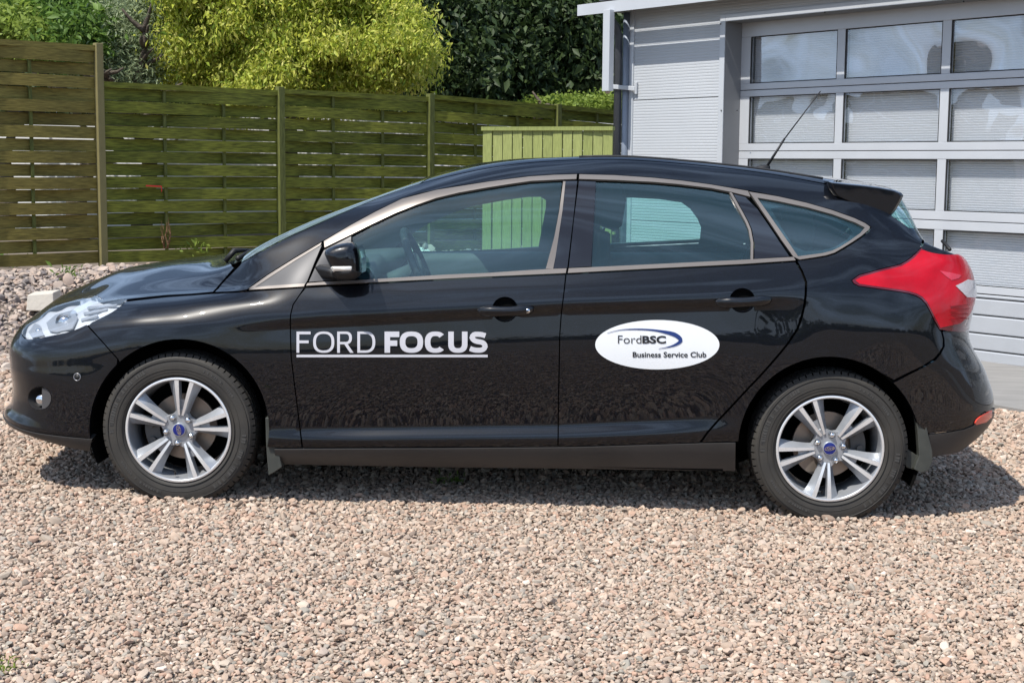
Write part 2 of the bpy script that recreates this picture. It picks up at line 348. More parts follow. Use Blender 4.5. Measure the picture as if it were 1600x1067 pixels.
def shrink(px, gap):
    """offset a closed pixel polygon inwards; entries None-flagged stay"""
    n = len(px); pts = np.array([p[:2] for p in px], float)
    A = .5*sum(pts[i][0]*pts[(i+1) % n][1]-pts[(i+1) % n][0]*pts[i][1] for i in range(n)); sg = 1 if A > 0 else -1
    out = []
    for i in range(n):
        if px[i][2] is not None or gap == 0: out.append(px[i]); continue
        e1 = pts[i]-pts[i-1]; e2 = pts[(i+1) % n]-pts[i]; e1 /= max(np.linalg.norm(e1), 1e-6); e2 /= max(np.linalg.norm(e2), 1e-6)
        n1 = np.array([-e1[1], e1[0]])*sg; n2 = np.array([-e2[1], e2[0]])*sg; m = n1+n2; l = np.linalg.norm(m)
        m = n1 if l < .3 else m/l; c = max(np.dot(m, n1), .5)
        q = pts[i]+m*gap/c; out.append((q[0], q[1], None))
    return out
def to_loop(poly, gap, stepm):
    px = []
    for p in poly:
        if p[0] == 'uv': q = proj(surf([p[1]], [p[2]]))[0]; px.append((q[0], q[1], (p[1], p[2])))
        else: px.append((p[0], p[1], None))
    # densify pixel edges so curves on the surface stay true
    d = []
    n = len(px)
    for i in range(n):
        a, b = px[i], px[(i+1) % n]; d.append(a)
        if a[2] is None and b[2] is None:
            m = int(np.hypot(b[0]-a[0], b[1]-a[1])//8)
            for t in range(1, m+1): d.append((a[0]+(b[0]-a[0])*t/(m+1), a[1]+(b[1]-a[1])*t/(m+1), None))
    d = shrink(d, gap)
    uv = [(p[2] if p[2] is not None else uv_of(p[0], p[1])) for p in d]
    return resample(uv, stepm)
def panel(name, poly, mat, parent, gap=0.9, off=0.0, step=.02, depth=.014, holes=(), full=False, far=True, side='near', soft=True, label=None, dome=0.0, bump=None, maxin=.5):
    MAXIN[0] = maxin
    """cut a piece out of the body surface; full = joined with its mirror image over the centre line"""
    loop = to_loop(poly, gap, step*.8); hl = [to_loop(h, -gap if gap else 0, step*.8) for h in holes]
    L = np.array(loop); lo, hi = L.min(0), L.max(0)
    gx = np.arange(lo[0]+step*.5, hi[0], step); gy = np.arange(lo[1]+step*.5, hi[1], step*.8)
    X, Y = np.meshgrid(gx, gy); pts = np.stack([X.ravel(), Y.ravel()], 1)
    m = inside(pts, loop)
    for h in hl: m &= ~inside(pts, h)
    pts = pts[m]
    allb = np.concatenate([np.array(l) for l in [loop]+hl])
    if len(pts):
        keep = np.ones(len(pts), bool)
        for c in range(0, len(pts), 2000):
            dd = ((pts[c:c+2000, None]-allb[None])**2).sum(2).min(1); keep[c:c+2000] = dd > (step*.42)**2
        pts = pts[keep]
    verts = [Vector(p) for p in allb]+[Vector(p) for p in pts]; edges = []; base = 0
    for l in [loop]+hl:
        n = len(l); edges += [(base+i, base+(i+1) % n) for i in range(n)]; base += n
    vo, eo, fo, *_ = delaunay_2d_cdt(verts, edges, [], 0, 1e-6)
    q = np.array([tuple(v) for v in vo]); fo = [f for f in fo if len(f) == 3]; fa = np.array(fo)
    cen = q[fa].mean(1); m = inside(cen, loop)
    for h in hl: m &= ~inside(cen, h)
    fa = fa[m]
    p3 = surf(q[:, 0], q[:, 1]); nn, _ = surfn(q[:, 0], q[:, 1])
    # outward normal: for the near half, away from the car's inner axis
    ctr = np.stack([np.clip(p3[:, 0], -1.7, 1.5), np.full(len(p3), MID), np.full(len(p3), .55)], 1)
    s = np.sign(np.sum(nn*(p3-ctr), 1, keepdims=True)); s[s == 0] = 1; nn = nn*s
    o = off
    if dome:
        dd = np.array([np.sqrt(((q[i]-allb)**2).sum(1).min()) for i in range(len(q))])[:, None]; o = off+dome*(1-np.exp(-dd/.02))
    p3 = p3+nn*o
    if bump is not None: p3 = p3+nn*bump(p3)[:, None]
    # orientation
    a, b, c = p3[fa[:, 0]], p3[fa[:, 1]], p3[fa[:, 2]]; fn = np.cross(b-a, c-a); w = np.sum(fn*nn[fa[:, 0]], 1) < 0; fa[w] = fa[w][:, ::-1]
    # boundary flange
    from collections import Counter
    ec = {}
    for f in fa:
        for t in range(3):
            e = (int(f[t]), int(f[(t+1) % 3])); ec[e] = 1
    bd = [e for e in ec if (e[1], e[0]) not in ec]
    if full: bd = [e for e in bd if not (p3[e[0]][1] > MID-.006 and p3[e[1]][1] > MID-.006)]
    V = [p3]; NN = [nn]; faces = [tuple(f) for f in fa]; n0 = len(p3)
    if depth and bd:
        idx = sorted({i for e in bd for i in e}); mp = {i: n0+t for t, i in enumerate(idx)}; mp2 = {i: n0+len(idx)+t for t, i in enumerate(idx)}
        # edge direction normals (sideways)
        sd = {i: np.zeros(3) for i in idx}
        for (i, j) in bd:
            t = p3[j]-p3[i]; k = np.cross(t, nn[i]); l = np.linalg.norm(k)
            if l > 0: sd[i] += k/l; sd[j] += k/l
        sv = np.array([sd[i]/max(np.linalg.norm(sd[i]), 1e-6) for i in idx])
        V += [p3[idx], p3[idx]-nn[idx]*depth]; 
        NN += [sv, sv]
        for (i, j) in bd: faces.append((mp[j], mp[i], mp2[i], mp2[j]))
    V = np.concatenate(V); NN = np.concatenate(NN)
    def mk(V, NN, faces, nm):
        me = bpy.data.meshes.new(nm); me.from_pydata(V.tolist(), [], [tuple(int(x) for x in f) for f in faces]); me.update(); me.shade_smooth()
        if soft: me.normals_split_custom_set_from_vertices([Vector(n) for n in NN])
        return me
    Vm = V.copy(); Vm[:, 1] = 2*MID-Vm[:, 1]; Nm = NN.copy(); Nm[:, 1] *= -1; fm = [tuple(f)[::-1] for f in faces]
    res = []
    if full:
        n = len(V); VV = np.concatenate([V, Vm]); NV = np.concatenate([NN, Nm]); ff = faces+[tuple(i+n for i in f) for f in fm]
        on = {i: n+i for i in range(n) if abs(V[i][1]-MID) < 1e-4}
        inv = {b: a for a, b in on.items()}
        ff = [tuple(inv.get(int(i), int(i)) for i in f) for f in ff]
        ff = [f for f in ff if len(set(f)) == len(f)]
        used = sorted({i for f in ff for i in f}); rm = {i: t for t, i in enumerate(used)}
        NV2 = NV[used]; VV2 = VV[used]
        for i in on:
            if i in rm: 
                t = NV2[rm[i]]; t[1] = 0; NV2[rm[i]] = t/max(np.linalg.norm(t), 1e-6)
        res.append(link(name, mk(VV2, NV2, [tuple(rm[i] for i in f) for f in ff], name), mat, parent))
    else:
        if side in ('near', 'both'): res.append(link(name, mk(V, NN, faces, name), mat, parent))
        if (far and side == 'near') or side in ('far', 'both'): res.append(link(name, mk(Vm, Nm, fm, name), mat, parent))
    if label:
        res[0]['label'] = label
    return res[0]
def arc(cx, cy, r, a0, a1, n=24, ry=None):
    ry = ry or r
    return [(cx+r*math.cos(math.radians(a0+(a1-a0)*i/n)), cy-ry*math.sin(math.radians(a0+(a1-a0)*i/n))) for i in range(n+1)]
# ---------------------------------------------------------------- car
def paintmat():
    m = M('black_metallic_paint', (.002, .002, .003), .32, 0, .15, coat=1.0)
    nt = m.node_tree; b = nt.nodes['Principled BSDF']; b.inputs['Coat IOR'].default_value = 1.46; b.inputs['Coat Roughness'].default_value = .012
    b.inputs['Metallic'].default_value = .0
    N = nt.nodes.new; L = nt.links.new; tc = N('ShaderNodeTexCoord')
    # metal flake
    v = N('ShaderNodeTexVoronoi'); v.inputs['Scale'].default_value = 900; L(tc.outputs['Object'], v.inputs['Vector'])
    r = N('ShaderNodeValToRGB'); L(v.outputs['Color'], r.inputs[0]); r.color_ramp.elements[0].position = .75; r.color_ramp.elements[1].position = .95
    r.color_ramp.elements[0].color = (.0010, .0014, .0024, 1); r.color_ramp.elements[1].color = (.013, .019, .038, 1); L(r.outputs[0], b.inputs['Base Color'])
    # film of dust and faint orange peel
    n = N('ShaderNodeTexNoise'); n.inputs['Scale'].default_value = 5; n.inputs['Detail'].default_value = 8; L(tc.outputs['Object'], n.inputs['Vector'])
    mr = N('ShaderNodeMapRange'); mr.inputs[3].default_value = .004; mr.inputs[4].default_value = .018; L(n.outputs[0], mr.inputs[0]); L(mr.outputs[0], b.inputs['Coat Roughness'])
    n2 = N('ShaderNodeTexNoise'); n2.inputs['Scale'].default_value = 9; n2.inputs['Detail'].default_value = 2; L(tc.outputs['Object'], n2.inputs['Vector'])
    q = N('ShaderNodeBump'); q.inputs['Strength'].default_value = .05; q.inputs['Distance'].default_value = .003; L(n2.outputs[0], q.inputs['Height']); L(q.outputs[0], b.inputs['Coat Normal'])
    return m
PAINT = paintmat()
PLAST = M('grey_plastic', (.030, .029, .029), .45, spec=.4, bump=(300, .15, .001), noise=(3, .6, (.052, .050, .049), 6))
BLK = M('black_plastic', (.012, .012, .013), .55, spec=.4)
DARK = M('dark_cavity', (.004, .004, .004), .95, spec=.05)
GBLK = M('gloss_black_pillar', (.006, .006, .008), .06, coat=1.0, bump=(60, .04, .002))
TRIM = M('satin_window_trim', (.16, .142, .130), .38, metal=.45, spec=.5, noise=(4, .6, (.20, .18, .165), 4))
CHROME = M('chrome', (.80, .82, .85), .08, metal=1)
GLASS = glassmat('tinted_glass', (.60, .86, .84), base=.065, haze=.045, dcol=(.16,.44,.58))  # teal diffuse share is painted haze that brightens the windows
WGLASS = glassmat('windscreen_glass', (.62, .80, .76), base=.16, haze=.18, dcol=(.40,.50,.42))  # pale green diffuse share paints in the sky's reflection on the windscreen
LENS = glassmat('headlight_lens', (.96, .97, .98), base=.04, haze=.05)
TRED = M('red_lens', (.60, .002, .016), .2, spec=.3, coat=.35, bump=(26, .25, .004), noise=(9, .8, (.26, .001, .006), 4))
TRIMRED = M('dark_red_lens', (.10, .002, .008), .15, coat=1.0)
TCLR = M('clear_reflector', (.75, .70, .70), .2, metal=.4, bump=(160, .8, .003), coat=1)
FABRIC = M('seat_fabric', (.022, .024, .028), .85, spec=.2, bump=(200, .3, .002))
INTER = M('interior_trim', (.12, .125, .13), .6, spec=.3, bump=(150, .15, .001))
WHITE = M('white_vinyl', (.72, .74, .76), .5)
SILV = M('silver_vinyl', (.50, .50, .54), .6)
INK = M('black_print', (.012, .012, .014), .4)
NAVY = M('navy_print', (.012, .035, .16), .35)
CAR = empty('hatchback_car', 'black five-door hatchback seen side-on with white lettering on its front door', 'car')
CAR.matrix_world = CARM
FA = (280, 670, 139.5); RA = (1296, 700, 142)
farc = arc(*FA, 203, -22, 40)      # from front-low round the top to the rear-low
# --- front bumper
hl_top = [(44,501),(55,490),(79,479),(98,473.5),(118,469.5),(138,467),(157,465.8),(180,465.8),(198,468.8)]
hl_bot = [(198,470),(186,480),(168,490.5),(150,500),(136,506.5),(105,518),(73.5,524.5),(50,528.5),(39,529),(35,522),(37,512)]
CT = smuv(hl_top, 4, 0, .6); CB = smuv(hl_bot, 6, 0, .5)       # upper edge front->back, lower edge back->front
kk = min(range(len(CB)), key=lambda i: abs(proj(surf([CB[i][1]], [CB[i][2]]))[0][0]-136))
def sh(c_, e): return [('uv', p_[1], p_[2]+e) for p_ in c_]
nose_v = [('uv',0,vi(7.9)),('uv',ui(.6),vi(7.9)),('uv',ui(1.2),vi(7.85))]
bump_poly = [('uv',ui(s_),vi(1)+.004) for s_ in (3.9,3,2.5,2,1.5,1,.5,0)]+nose_v+sh(CB[kk:], -.004)[::-1]+[(136,508),(160,534),(184,561)]+arc(*FA, 134, 187, 10)
fog = arc(62, 622, 17.5, 0, 360, 20)[:-1]
bumper = panel('front_bumper', bump_poly, PAINT, CAR, holes=[fog], full=True)
panel('bumper_lip', [('uv',ui(s_),vi(1)-.003) for s_ in (0,.5,1,1.5,2,2.5,3,4)]+[(141.5,705)]+[('uv',ui(s_),.002) for s_ in (3.9,3,2.5,2,1.5,1,.5,0)], PLAST, CAR, full=True, off=.003, depth=.05)
# --- fender
panel('fender', [(184,561),(160,534),(137,508.5)]+sh(CB[:kk], -.004)[::-1]+[(199.5,470.5),(230,467),(262,463.5),(300,461),(334,458.5),(372,456.5),(386,455.5),(430,452.5),(475.5,449.5),(468,461),(458,476),(454,492),(453.5,507),(454,530),(455,558),(459,592),(463.5,627),(468,664),(472,699),(456,700),(440,700),(428,699)]+arc(*FA, -12, 132, 30), PAINT, CAR)
# --- doors
wc = [(477.5,449.5),(596,442.5),(700,437),(760,434),(884,428.7)]
hb1 = arc(789, 483.5, 19.5, 0, 360, 24, ry=19)[:-1]; hb2 = arc(1160, 469.5, 19.5, 0, 360, 24, ry=18.5)[:-1]
panel('front_door', wc+[(881.8,452),(877,491),(874.5,525),(874,558),(872.5,640),(871.8,698),(700,698.5),(560,699),(473,699.5),(468,664),(463.5,627),(459,592),(455,558),(454,530),(453.5,507),(454,492),(458,476),(468,461)], PAINT, CAR, holes=[hb1])
panel('rear_door', [(884.5,428.7),(1000,422.5),(1160,414.5),(1243,409),(1252,424),(1258.5,441),(1258,460),(1256,476),(1252,494),(1245,514),(1230,537),(1211,560),(1188,586),(1164,611),(1140,637),(1119,659),(1104,676),(1093,692),(1000,695),(872,698),(872.5,640),(874,558),(874.5,525),(877,491),(881.8,452)], PAINT, CAR, holes=[hb2])
# --- sill
panel('sill_cladding', [(428,700.5),(440,700.5),(560,699.8),(700,699.3),(900,697.5),(1100,691.5),(1150,690.5),(1149.5,735.5),(900,731.7),(700,729.5),(441,724.7),(430,723)], PLAST, CAR, off=.004, depth=.05)
# --- side frame: pillars, roof rail, quarter
tt = [(386,453),(400,442),(419,429),(460,403.5),(505,377),(549,351.5),(587,331),(628,311),(655,303),(682,297),(720,290.5),(764,284),(827,276),(865,273.5),(904,272.5),(960,274),(1020,278),(1065,282.5),(1110,288.5),(1167,298),(1215,307),(1260,317),(1300,328.5),(1335,341),(1352,349),(1360.5,355),(1358,361),(1347,370.5),(1332,380.5),(1318,389),(1305,396.5),(1291,400.8),(1275,403.3),(1245,407.5)]
v_t = uv_of(1493, 418)[1]; v_b = uv_of(1506, 506)[1]
rear_edge = [('uv', at_inset(v_, .335), v_) for v_ in np.linspace(v_t, v_b, 9)]
rear_edge_o = [('uv', p_[1]+.004, p_[2]) for p_ in rear_edge]
lamp_top = smuv([(1439.5,388),(1453,395.5),(1466.5,403),(1480,411),(1493,418.5)], 2, 0, .33)
tail_up = [(1331,438),(1342,430),(1374,421.3),(1406,413.5),(1416,408),(1425,401.6),(1432,395),(1438.5,388)]
tail_lo = [(1468,515),(1460,500.5),(1453,486),(1447,475),(1439,466.5),(1431,462),(1420,458.5),(1406,456),(1371,451),(1342,447),(1334,443)]
rail = [(1441.5,375),(1432,368)]+rowuv(10, 1420, 1340, -.004, 20)+rowuv(10, 1330, 378, -.004, 16)+[(374,415)]
panel('side_frame', [(334.5,457),(372,455.5)]+tt+[(1254,424),(1260.5,441),(1260,460),(1258,476),(1254,494),(1247,514),(1232,537),(1213,560),(1190,586),(1166,611),(1142,637),(1121,659),(1106,676),(1095,691.5),(1148,690)]+arc(*RA, 176, 54.5, 34)+[(1397,594),(1415.5,584.5),(1440,573),(1460,560.5),(1468,551),(1473.5,541),(1474,530),(1471,518)]+tail_lo+tail_up+rail+[(352,437)], PAINT, CAR)
v_t = uv_of(1493, 418)[1]; v_b = uv_of(1506, 506)[1]
rear_edge = [('uv', at_inset(v_, .335), v_) for v_ in np.linspace(v_t, v_b, 9)]
# --- rear bumper & cladding
panel('rear_bumper', [('uv',TU[-1],v_b-.007),('uv',ui(NS-1.6),v_b-.007)]+[('uv',rear_edge[-1][1],v_b-.007),(1488,513),(1472,518),(1475,530),(1475.5,541),(1470,552),(1462,562),(1440,575),(1417,586.5),(1399,596)]+arc(*RA, 46, 16, 10)+[(1440,668),(1452,678),(1481,675),(1506,670),(1520,664),(1524,656),(1534,646.5),(1549,637),('uv',TU[-1],vi(2.0))], PAINT, CAR, full=True)
panel('rear_bumper_cladding', [('uv',TU[-1],vi(1.95)),(1548.5,639),(1535,648),(1526,657),(1522,666),(1507,672),(1481,677),(1453,680),(1455,713.5),(1470,709.5),('uv',ui(NS-3),vi(.02)),('uv',TU[-1],vi(.02))], PLAST, CAR, full=True, off=.002)
refl = [(1522,660.5),(1525,655),(1530,650.5),(1537,646.5),(1548.3,641),(1548,651),(1539,659),(1523.5,663)]
panel('rear_reflector', refl, M('orange_red_reflector', (.62,.06,.04), .2, coat=1, bump=(300,.6,.002)), CAR, off=.006, gap=0, step=.008, depth=.006, maxin=.3)
# --- hood
panel('bonnet', [(199,468.5),(230,464.5),(262,461.5),(300,459.5),(333,456.5),(350,437.5),(366,418.5),(359,411),('uv',ui(9.35),vi(11)),('uv',ui(9.3),TV[-1]),('uv',ui(5),TV[-1]),('uv',0,TV[-1]),('uv',0,vi(8.0)),('uv',ui(.6),vi(8.0)),('uv',ui(1.2),vi(7.97))]+sh(CT, .004)+[], PAINT, CAR, full=True)
# --- windscreen, roof
wtop = ui(16.75)
panel('windscreen', rowuv(10, 377, 655, .004, 16)+[('uv',ui(17.25),TV[-1]),('uv',ui(14),TV[-1]),('uv',ui(11.3),TV[-1]),('uv',ui(10.9),vi(11))], WGLASS, CAR, full=True, gap=0, depth=.005, step=.03)
panel('roof', rowuv(10, 659, 1298, .004, 16)+[('uv',ui(26.9),TV[-1]),('uv',ui(22),TV[-1]),('uv',ui(17.35),TV[-1])], PAINT, CAR, full=True, gap=0)
# --- hatch
hs = NS-4
panel('rear_window', rowuv(10, 1345, 1425, .004, 16)+[('uv',ui(hs+.3),vi(10.05)),('uv',ui(hs+1.6),vi(10.2)),('uv',TU[-1],vi(10.4)),('uv',TU[-1],vi(11.3)),('uv',ui(hs),TV[-1]),('uv',ui(hs-1.2),TV[-1])], GLASS, CAR, full=True, gap=.3, depth=.006)
panel('tailgate', [(1443.5,375.5),(1463,386),('uv',ui(hs+1.6),vi(10.1)),('uv',TU[-1],vi(10.3))]+[('uv',TU[-1],v_b-.002),('uv',ui(NS-1.6),v_b-.002)]+rear_edge_o[::-1]+[('uv',p_[1],p_[2]+.004) for p_ in lamp_top[::-1]], PAINT, CAR, full=True)
# --- lamps
hl = sh(CT, 0)+sh(CB[1:], 0)
RFL = M('lamp_reflector', (.56, .58, .61), .4, metal=.12, bump=(60, .5, .006))
LMB = M('lamp_bezel', (.32, .33, .35), .3, metal=.3)
o = panel('headlight', hl, LENS, CAR, maxin=.5, gap=.2, depth=.004, step=.014, off=.001)
hl_b = panel('lamp_housing', hl, RFL, CAR, maxin=.5, gap=-.6, depth=-.016, off=-.024, step=.02, bump=lambda p: .004*np.sin(p[:, 0]*50+p[:, 2]*45))
for s_ in [[(70,500),(84,488),(112,480),(118,492),(110,510),(86,515),(74,512)], [(124,494),(150,487),(150,490),(124,498)], [(128,484),(166,477),(165,480),(128,488)], [(134,475),(182,470.5),(180,473),(134,479)], [(42,515),(52,501),(60,504),(66,520),(47,524)]]:
    panel('reflector_vane', s_, LMB, CAR, maxin=.5, gap=0, off=-.013, step=.02, depth=.006)
def ellipsoid(name, c, r, mat, parent, n=20):
    v = []; f = []
    for i in range(n//2+1):
        for j in range(n):
            a = math.pi*i/(n//2); b = 2*math.pi*j/n; v.append((c[0]+r[0]*math.sin(a)*math.cos(b), c[1]+r[1]*math.cos(a), c[2]+r[2]*math.sin(a)*math.sin(b)))
    for i in range(n//2):
        for j in range(n): f.append((i*n+j, i*n+(j+1) % n, (i+1)*n+(j+1) % n, (i+1)*n+j))
    return mesh(name, v, f, mat, parent, True)
def lamp_pt(px, py, off): u, v = uv_of(px, py); p = surf([u], [v])[0]; n, _ = surfn([u], [v]); n = n[0]*(1 if n[0][1] < 0 else -1); return p+n*off, n
q, _ = lamp_pt(97, 497, -.022); ellipsoid('projector_lens', q, (.028, .018, .028), CHROME, CAR)
b = MB(); b.tube([q+np.array([0, -.004, 0]), q+np.array([0, .012, 0])], [.038, .036], 24, cap=False); b.tube([q+np.array([0, -.004, 0]), q+np.array([0, .012, 0])], [.033, .031], 24, cap=False); b.build('lens_bezel', LMB, CAR, True)
q, _ = lamp_pt(57, 512, -.018); ellipsoid('side_bulb', q, (.013, .012, .013), CHROME, CAR, 12)
tl_in = [(1336,438),(1345,432.5),(1376,424),(1408,416),(1419,410),(1428,403),(1434,397),(1439,391)]+[('uv',p_[1],p_[2]-.006) for p_ in lamp_top[1:-1]]+[('uv',p_[1]-.003,p_[2]) for p_ in rear_edge[1:-1]]+[(1500,505.5),(1469,512.5),(1462,499),(1455,485),(1449,473.5),(1441,464),(1432,459),(1420,455.5),(1406,453),(1371,448),(1343,444)]
panel('tail_light', lamp_top+rear_edge+tail_lo+tail_up[:-1], TRIMRED, CAR, gap=.4, off=.001, step=.015)
panel('light_lens', tl_in, TRED, CAR, maxin=.33, gap=.3, off=.002, dome=.009, step=.012)
for i_ in range(4):
    y_ = 476+i_*7; panel('lamp_rib', [(1482,y_+2),(1510,y_-1),(1510,y_+.1),(1482,y_+3.1)], M('rib_red', (.30,.002,.01), .3) if i_ == 0 else bpy.data.materials['rib_red'], CAR, gap=0, off=.0118, step=.012, depth=.002, maxin=.33)
panel('reverse_light', [(1490,447),(1500,442),(1508,437)]+[('uv', at_inset(v_, .333), v_) for v_ in np.linspace(uv_of(1512,437)[1], uv_of(1517,463)[1], 5)]+[(1514,464.5),(1507,464.5),(1500,457)], TCLR, CAR, maxin=.33, gap=0, off=.013, step=.01, depth=.003)
panel('reflector_patch', [(1466,424),(1484,427),(1499,430.5),(1495,435),(1484,438.5),(1475,432)], M('pink_reflector', (.60,.03,.06), .25, coat=1, bump=(250,.9,.003)), CAR, maxin=.33, gap=0, off=.0125, step=.01, depth=.003)
# --- window trims (satin)
up_f = [(506,377.3),(549,352),(587,331.5),(628,311.5),(682,297.5),(764,284.5),(827,276.5),(865,274),(902,273),(901,281.5),(872,282.5),(830,284.5),(795,289.5),(760,295),(718,302.5),(682,311),(650,322),(618,334.5),(580,352.5),(549,368),(507,388.5)]
panel('window_trim', up_f, TRIM, CAR, gap=.65, off=.004, depth=.01, step=.012)
panel('window_trim', [(904.5,273),(960,274.5),(1020,278.5),(1065,283),(1110,289),(1169,299),(1173,309.5),(1141,301.5),(1110,295.5),(1060,289.5),(1020,286),(960,283),(904,281.5)], TRIM, CAR, gap=.65, off=.004, depth=.01, step=.012)
panel('window_trim', [(477.5,447.5),(480.5,442.5),(510,440),(556,438),(640,432.5),(700,428.8),(760,426.5),(827,422),(855,420.5),(886,419.3),(884.5,427.8),(760,433.3),(596,441.5)], TRIM, CAR, gap=.65, off=.005, depth=.01, step=.012)
panel('window_trim', [(888,419.2),(925,417.5),(1000,413.8),(1160,406),(1240,401.5),(1244,408),(1160,413.7),(1000,421.7),(886.5,427.8)], TRIM, CAR, gap=.65, off=.005, depth=.01, step=.012)
qo = [(1171,301),(1215,307.5),(1260,317.5),(1300,329),(1335,341.5),(1352,349.5),(1360,355.5),(1357,361),(1346,370),(1331,380),(1317,388.5),(1304,396),(1290,400.3),(1274,403),(1249,406.8),(1243,402)]
qi = [(1184,310.8),(1215,316),(1260,325.5),(1300,336.5),(1336,349.5),(1350,356.8),(1343,365),(1327,376.5),(1312,386),(1300,391.7),(1285,395.5),(1270,397.5),(1247,400.5),(1235,383),(1216,356),(1200,333)]
panel('quarter_trim', qo[1:-1]+[(1239,402),(1221,377),(1203,350),(1186,325),(1169,300)], TRIM, CAR, gap=.65, off=.004, depth=.01, step=.012, holes=[qi])
panel('pillar_strip', [(866,423),(870.5,400),(875,370),(881,330),(886,282.5),(878,282.3),(871.5,330),(864,370),(856,400),(850,422.5)][::1], TRIM, CAR, gap=2.2, off=.004, depth=.01, step=.01)
panel('pillar_strip', [(1139.5,301.5),(1143.5,302.5),(1152,318),(1161,334),(1168,347),(1173,359),(1177,380),(1176.5,406),(1172.5,406.5),(1173,380),(1169.5,360),(1164.5,348),(1157,334),(1148,318)], TRIM, CAR, gap=0, off=.004, depth=.01, step=.01)
panel('pillar_cover', [(880,283.5),(902,283),(896,340),(886.5,419),(857,420.5),(864,400),(871,368),(877,330)], GBLK, CAR, gap=.2, off=0, depth=.01)
panel('pillar_cover', [(904.5,283),(931,284),(928,340),(923.5,416.5),(888.5,418.5),(897,340)], GBLK, CAR, gap=.2, off=0, depth=.01)
panel('pillar_cover', [(1146,303),(1165,308),(1184,327),(1201,352),(1219,379),(1234,401),(1178.5,404.5),(1178.5,380),(1175,359),(1170,347)], GBLK, CAR, gap=.2, off=-.001, depth=.01)
panel('window_trim', [(389,452),(419,430.5),(460,405),(503,379.5),(501,384),(460,409),(421,434.5),(398,450)], TRIM, CAR, gap=0, off=.0035, depth=.006, step=.012)
panel('window_trim', [(389,453.5),(430,451),(475,448),(477,443.5),(430,446.5),(399,449.5)], TRIM, CAR, gap=0, off=.0035, depth=.006, step=.012)
# sail panel & A-pillar foot
SATIN = M('satin_black', (.055, .055, .058), .38, metal=.5, spec=.5)
panel('sail_panel', [(392,451),(440,419),(488,391.5),(503.5,383),(492,410),(480.5,439),(476,446.5),(430,449.5)], SATIN, CAR, gap=.4, off=.002, depth=.01)
panel('mirror_base_panel', [(506,391),(549,369),(549,380),(547,400),(549,436),(510,439),(482,441),(495,412)], SATIN, CAR, gap=.4, off=.001, depth=.01)
# --- glass
panel('door_window', [(550.5,369.5),(580,354),(618,336),(650,323.5),(682,312.5),(718,304),(760,296.5),(795,291),(830,286),(872,283.5),(878,284),(873,330),(866,370),(859,400),(853,421),(827,422.5),(760,427),(700,429.5),(640,433),(548,438.5)], GLASS, CAR, gap=0, off=-.006, depth=0, step=.03)
panel('door_window', [(930,284),(960,284.5),(1020,287.5),(1060,291),(1110,297),(1141,303),(1150,320),(1159,336),(1166,350),(1171,362),(1175,380),(1174,406),(1160,406.8),(1000,414.5),(924,418)], GLASS, CAR, gap=0, off=-.006, depth=0, step=.03)
panel('quarter_window', qi, GLASS, CAR, gap=-.5, off=-.004, depth=0, step=.03)
qb = [(1205,324),(1225,321),(1262,329),(1300,341),(1326,352),(1333,361),(1325,372),(1306,384),(1285,390),(1258,391),(1241,384),(1222,355)]
panel('window_border', [(p[0],p[1]) for p in qi], GBLK, CAR, gap=0, off=-.009, depth=0, step=.02, holes=[qb])
# --- stickers
ell = arc(1027, 538.5, 97, 0, 360, 60, ry=38.5)[:-1]
STK = panel('club_sticker', ell, WHITE, CAR, gap=0, off=.0022, depth=.0012, step=.02, far=False, label='white oval club sticker on the rear door')
def decal_mesh(name, polys, mat, parent, off=.003, step=.01, holesl=None):
    """flat printed shapes given as pixel polygons, laid on the body surface"""
    out = []
    for i, p in enumerate(polys):
        o = panel(name, p, mat, parent, gap=0, off=off, depth=0, step=step, far=False, holes=(holesl[i] if holesl else ()), soft=True); out.append(o)
    # join all letters of one print into one mesh
    bm = bmesh.new()
    for o in out: bm.from_mesh(o.data)
    me = bpy.data.meshes.new(name); bm.to_mesh(me); bm.free(); me.shade_smooth()
    for o in out: bpy.data.objects.remove(o)
    return link(name, me, mat, parent)
def ribbon(path, w):
    """a stroke of width w along a pixel path"""
    P_ = [np.array(p, float) for p in path]; l = []; r = []
    for i, p in enumerate(P_):
        if 0 < i < len(P_)-1:
            a = P_[i]-P_[i-1]; b = P_[i+1]-P_[i]; a /= np.linalg.norm(a); b /= np.linalg.norm(b); na = np.array([-a[1], a[0]]); nb = np.array([-b[1], b[0]]); n = na+nb; n /= np.linalg.norm(n); n /= max(np.dot(n, na), .5)
        else:
            t = P_[1]-P_[0] if i == 0 else P_[-1]-P_[-2]; t /= np.linalg.norm(t); n = np.array([-t[1], t[0]])
        ww = w if not callable(w) else w(i/(len(P_)-1))
        l.append(tuple(p+n*ww/2)); r.append(tuple(p-n*ww/2))
    return l+r[::-1]
def sup(cx, cy, rx, ry, a0, a1, n=26, e=2.5):
    o = []
    for i in range(n+1):
        t = math.radians(a0+(a1-a0)*i/n); c, s = math.cos(t), math.sin(t)
        o.append((cx+rx*math.copysign(abs(c)**(2/e), c), cy-ry*math.copysign(abs(s)**(2/e), s)))
    return o
def letters(thin):
    pass
y0, y1 = 518.0, 551.0; H = y1-y0
S = []; Hs = []
def add(p, h=()): S.append(p); Hs.append(list(h))
def ring(cx, rx, w):
    cy = (y0+y1)/2; ry = H/2
    add(sup(cx, cy, rx, ry, 0, 360, 44)[:-1], [sup(cx, cy, rx-w, ry-w*.82, 0, 360, 40)[:-1]])
def letF(x, w, t): add([(x,y0),(x+w,y0),(x+w,y0+t),(x+t,y0+t),(x+t,y0+H*.42),(x+w*.86,y0+H*.42),(x+w*.86,y0+H*.42+t),(x+t,y0+H*.42+t),(x+t,y1),(x,y1)])
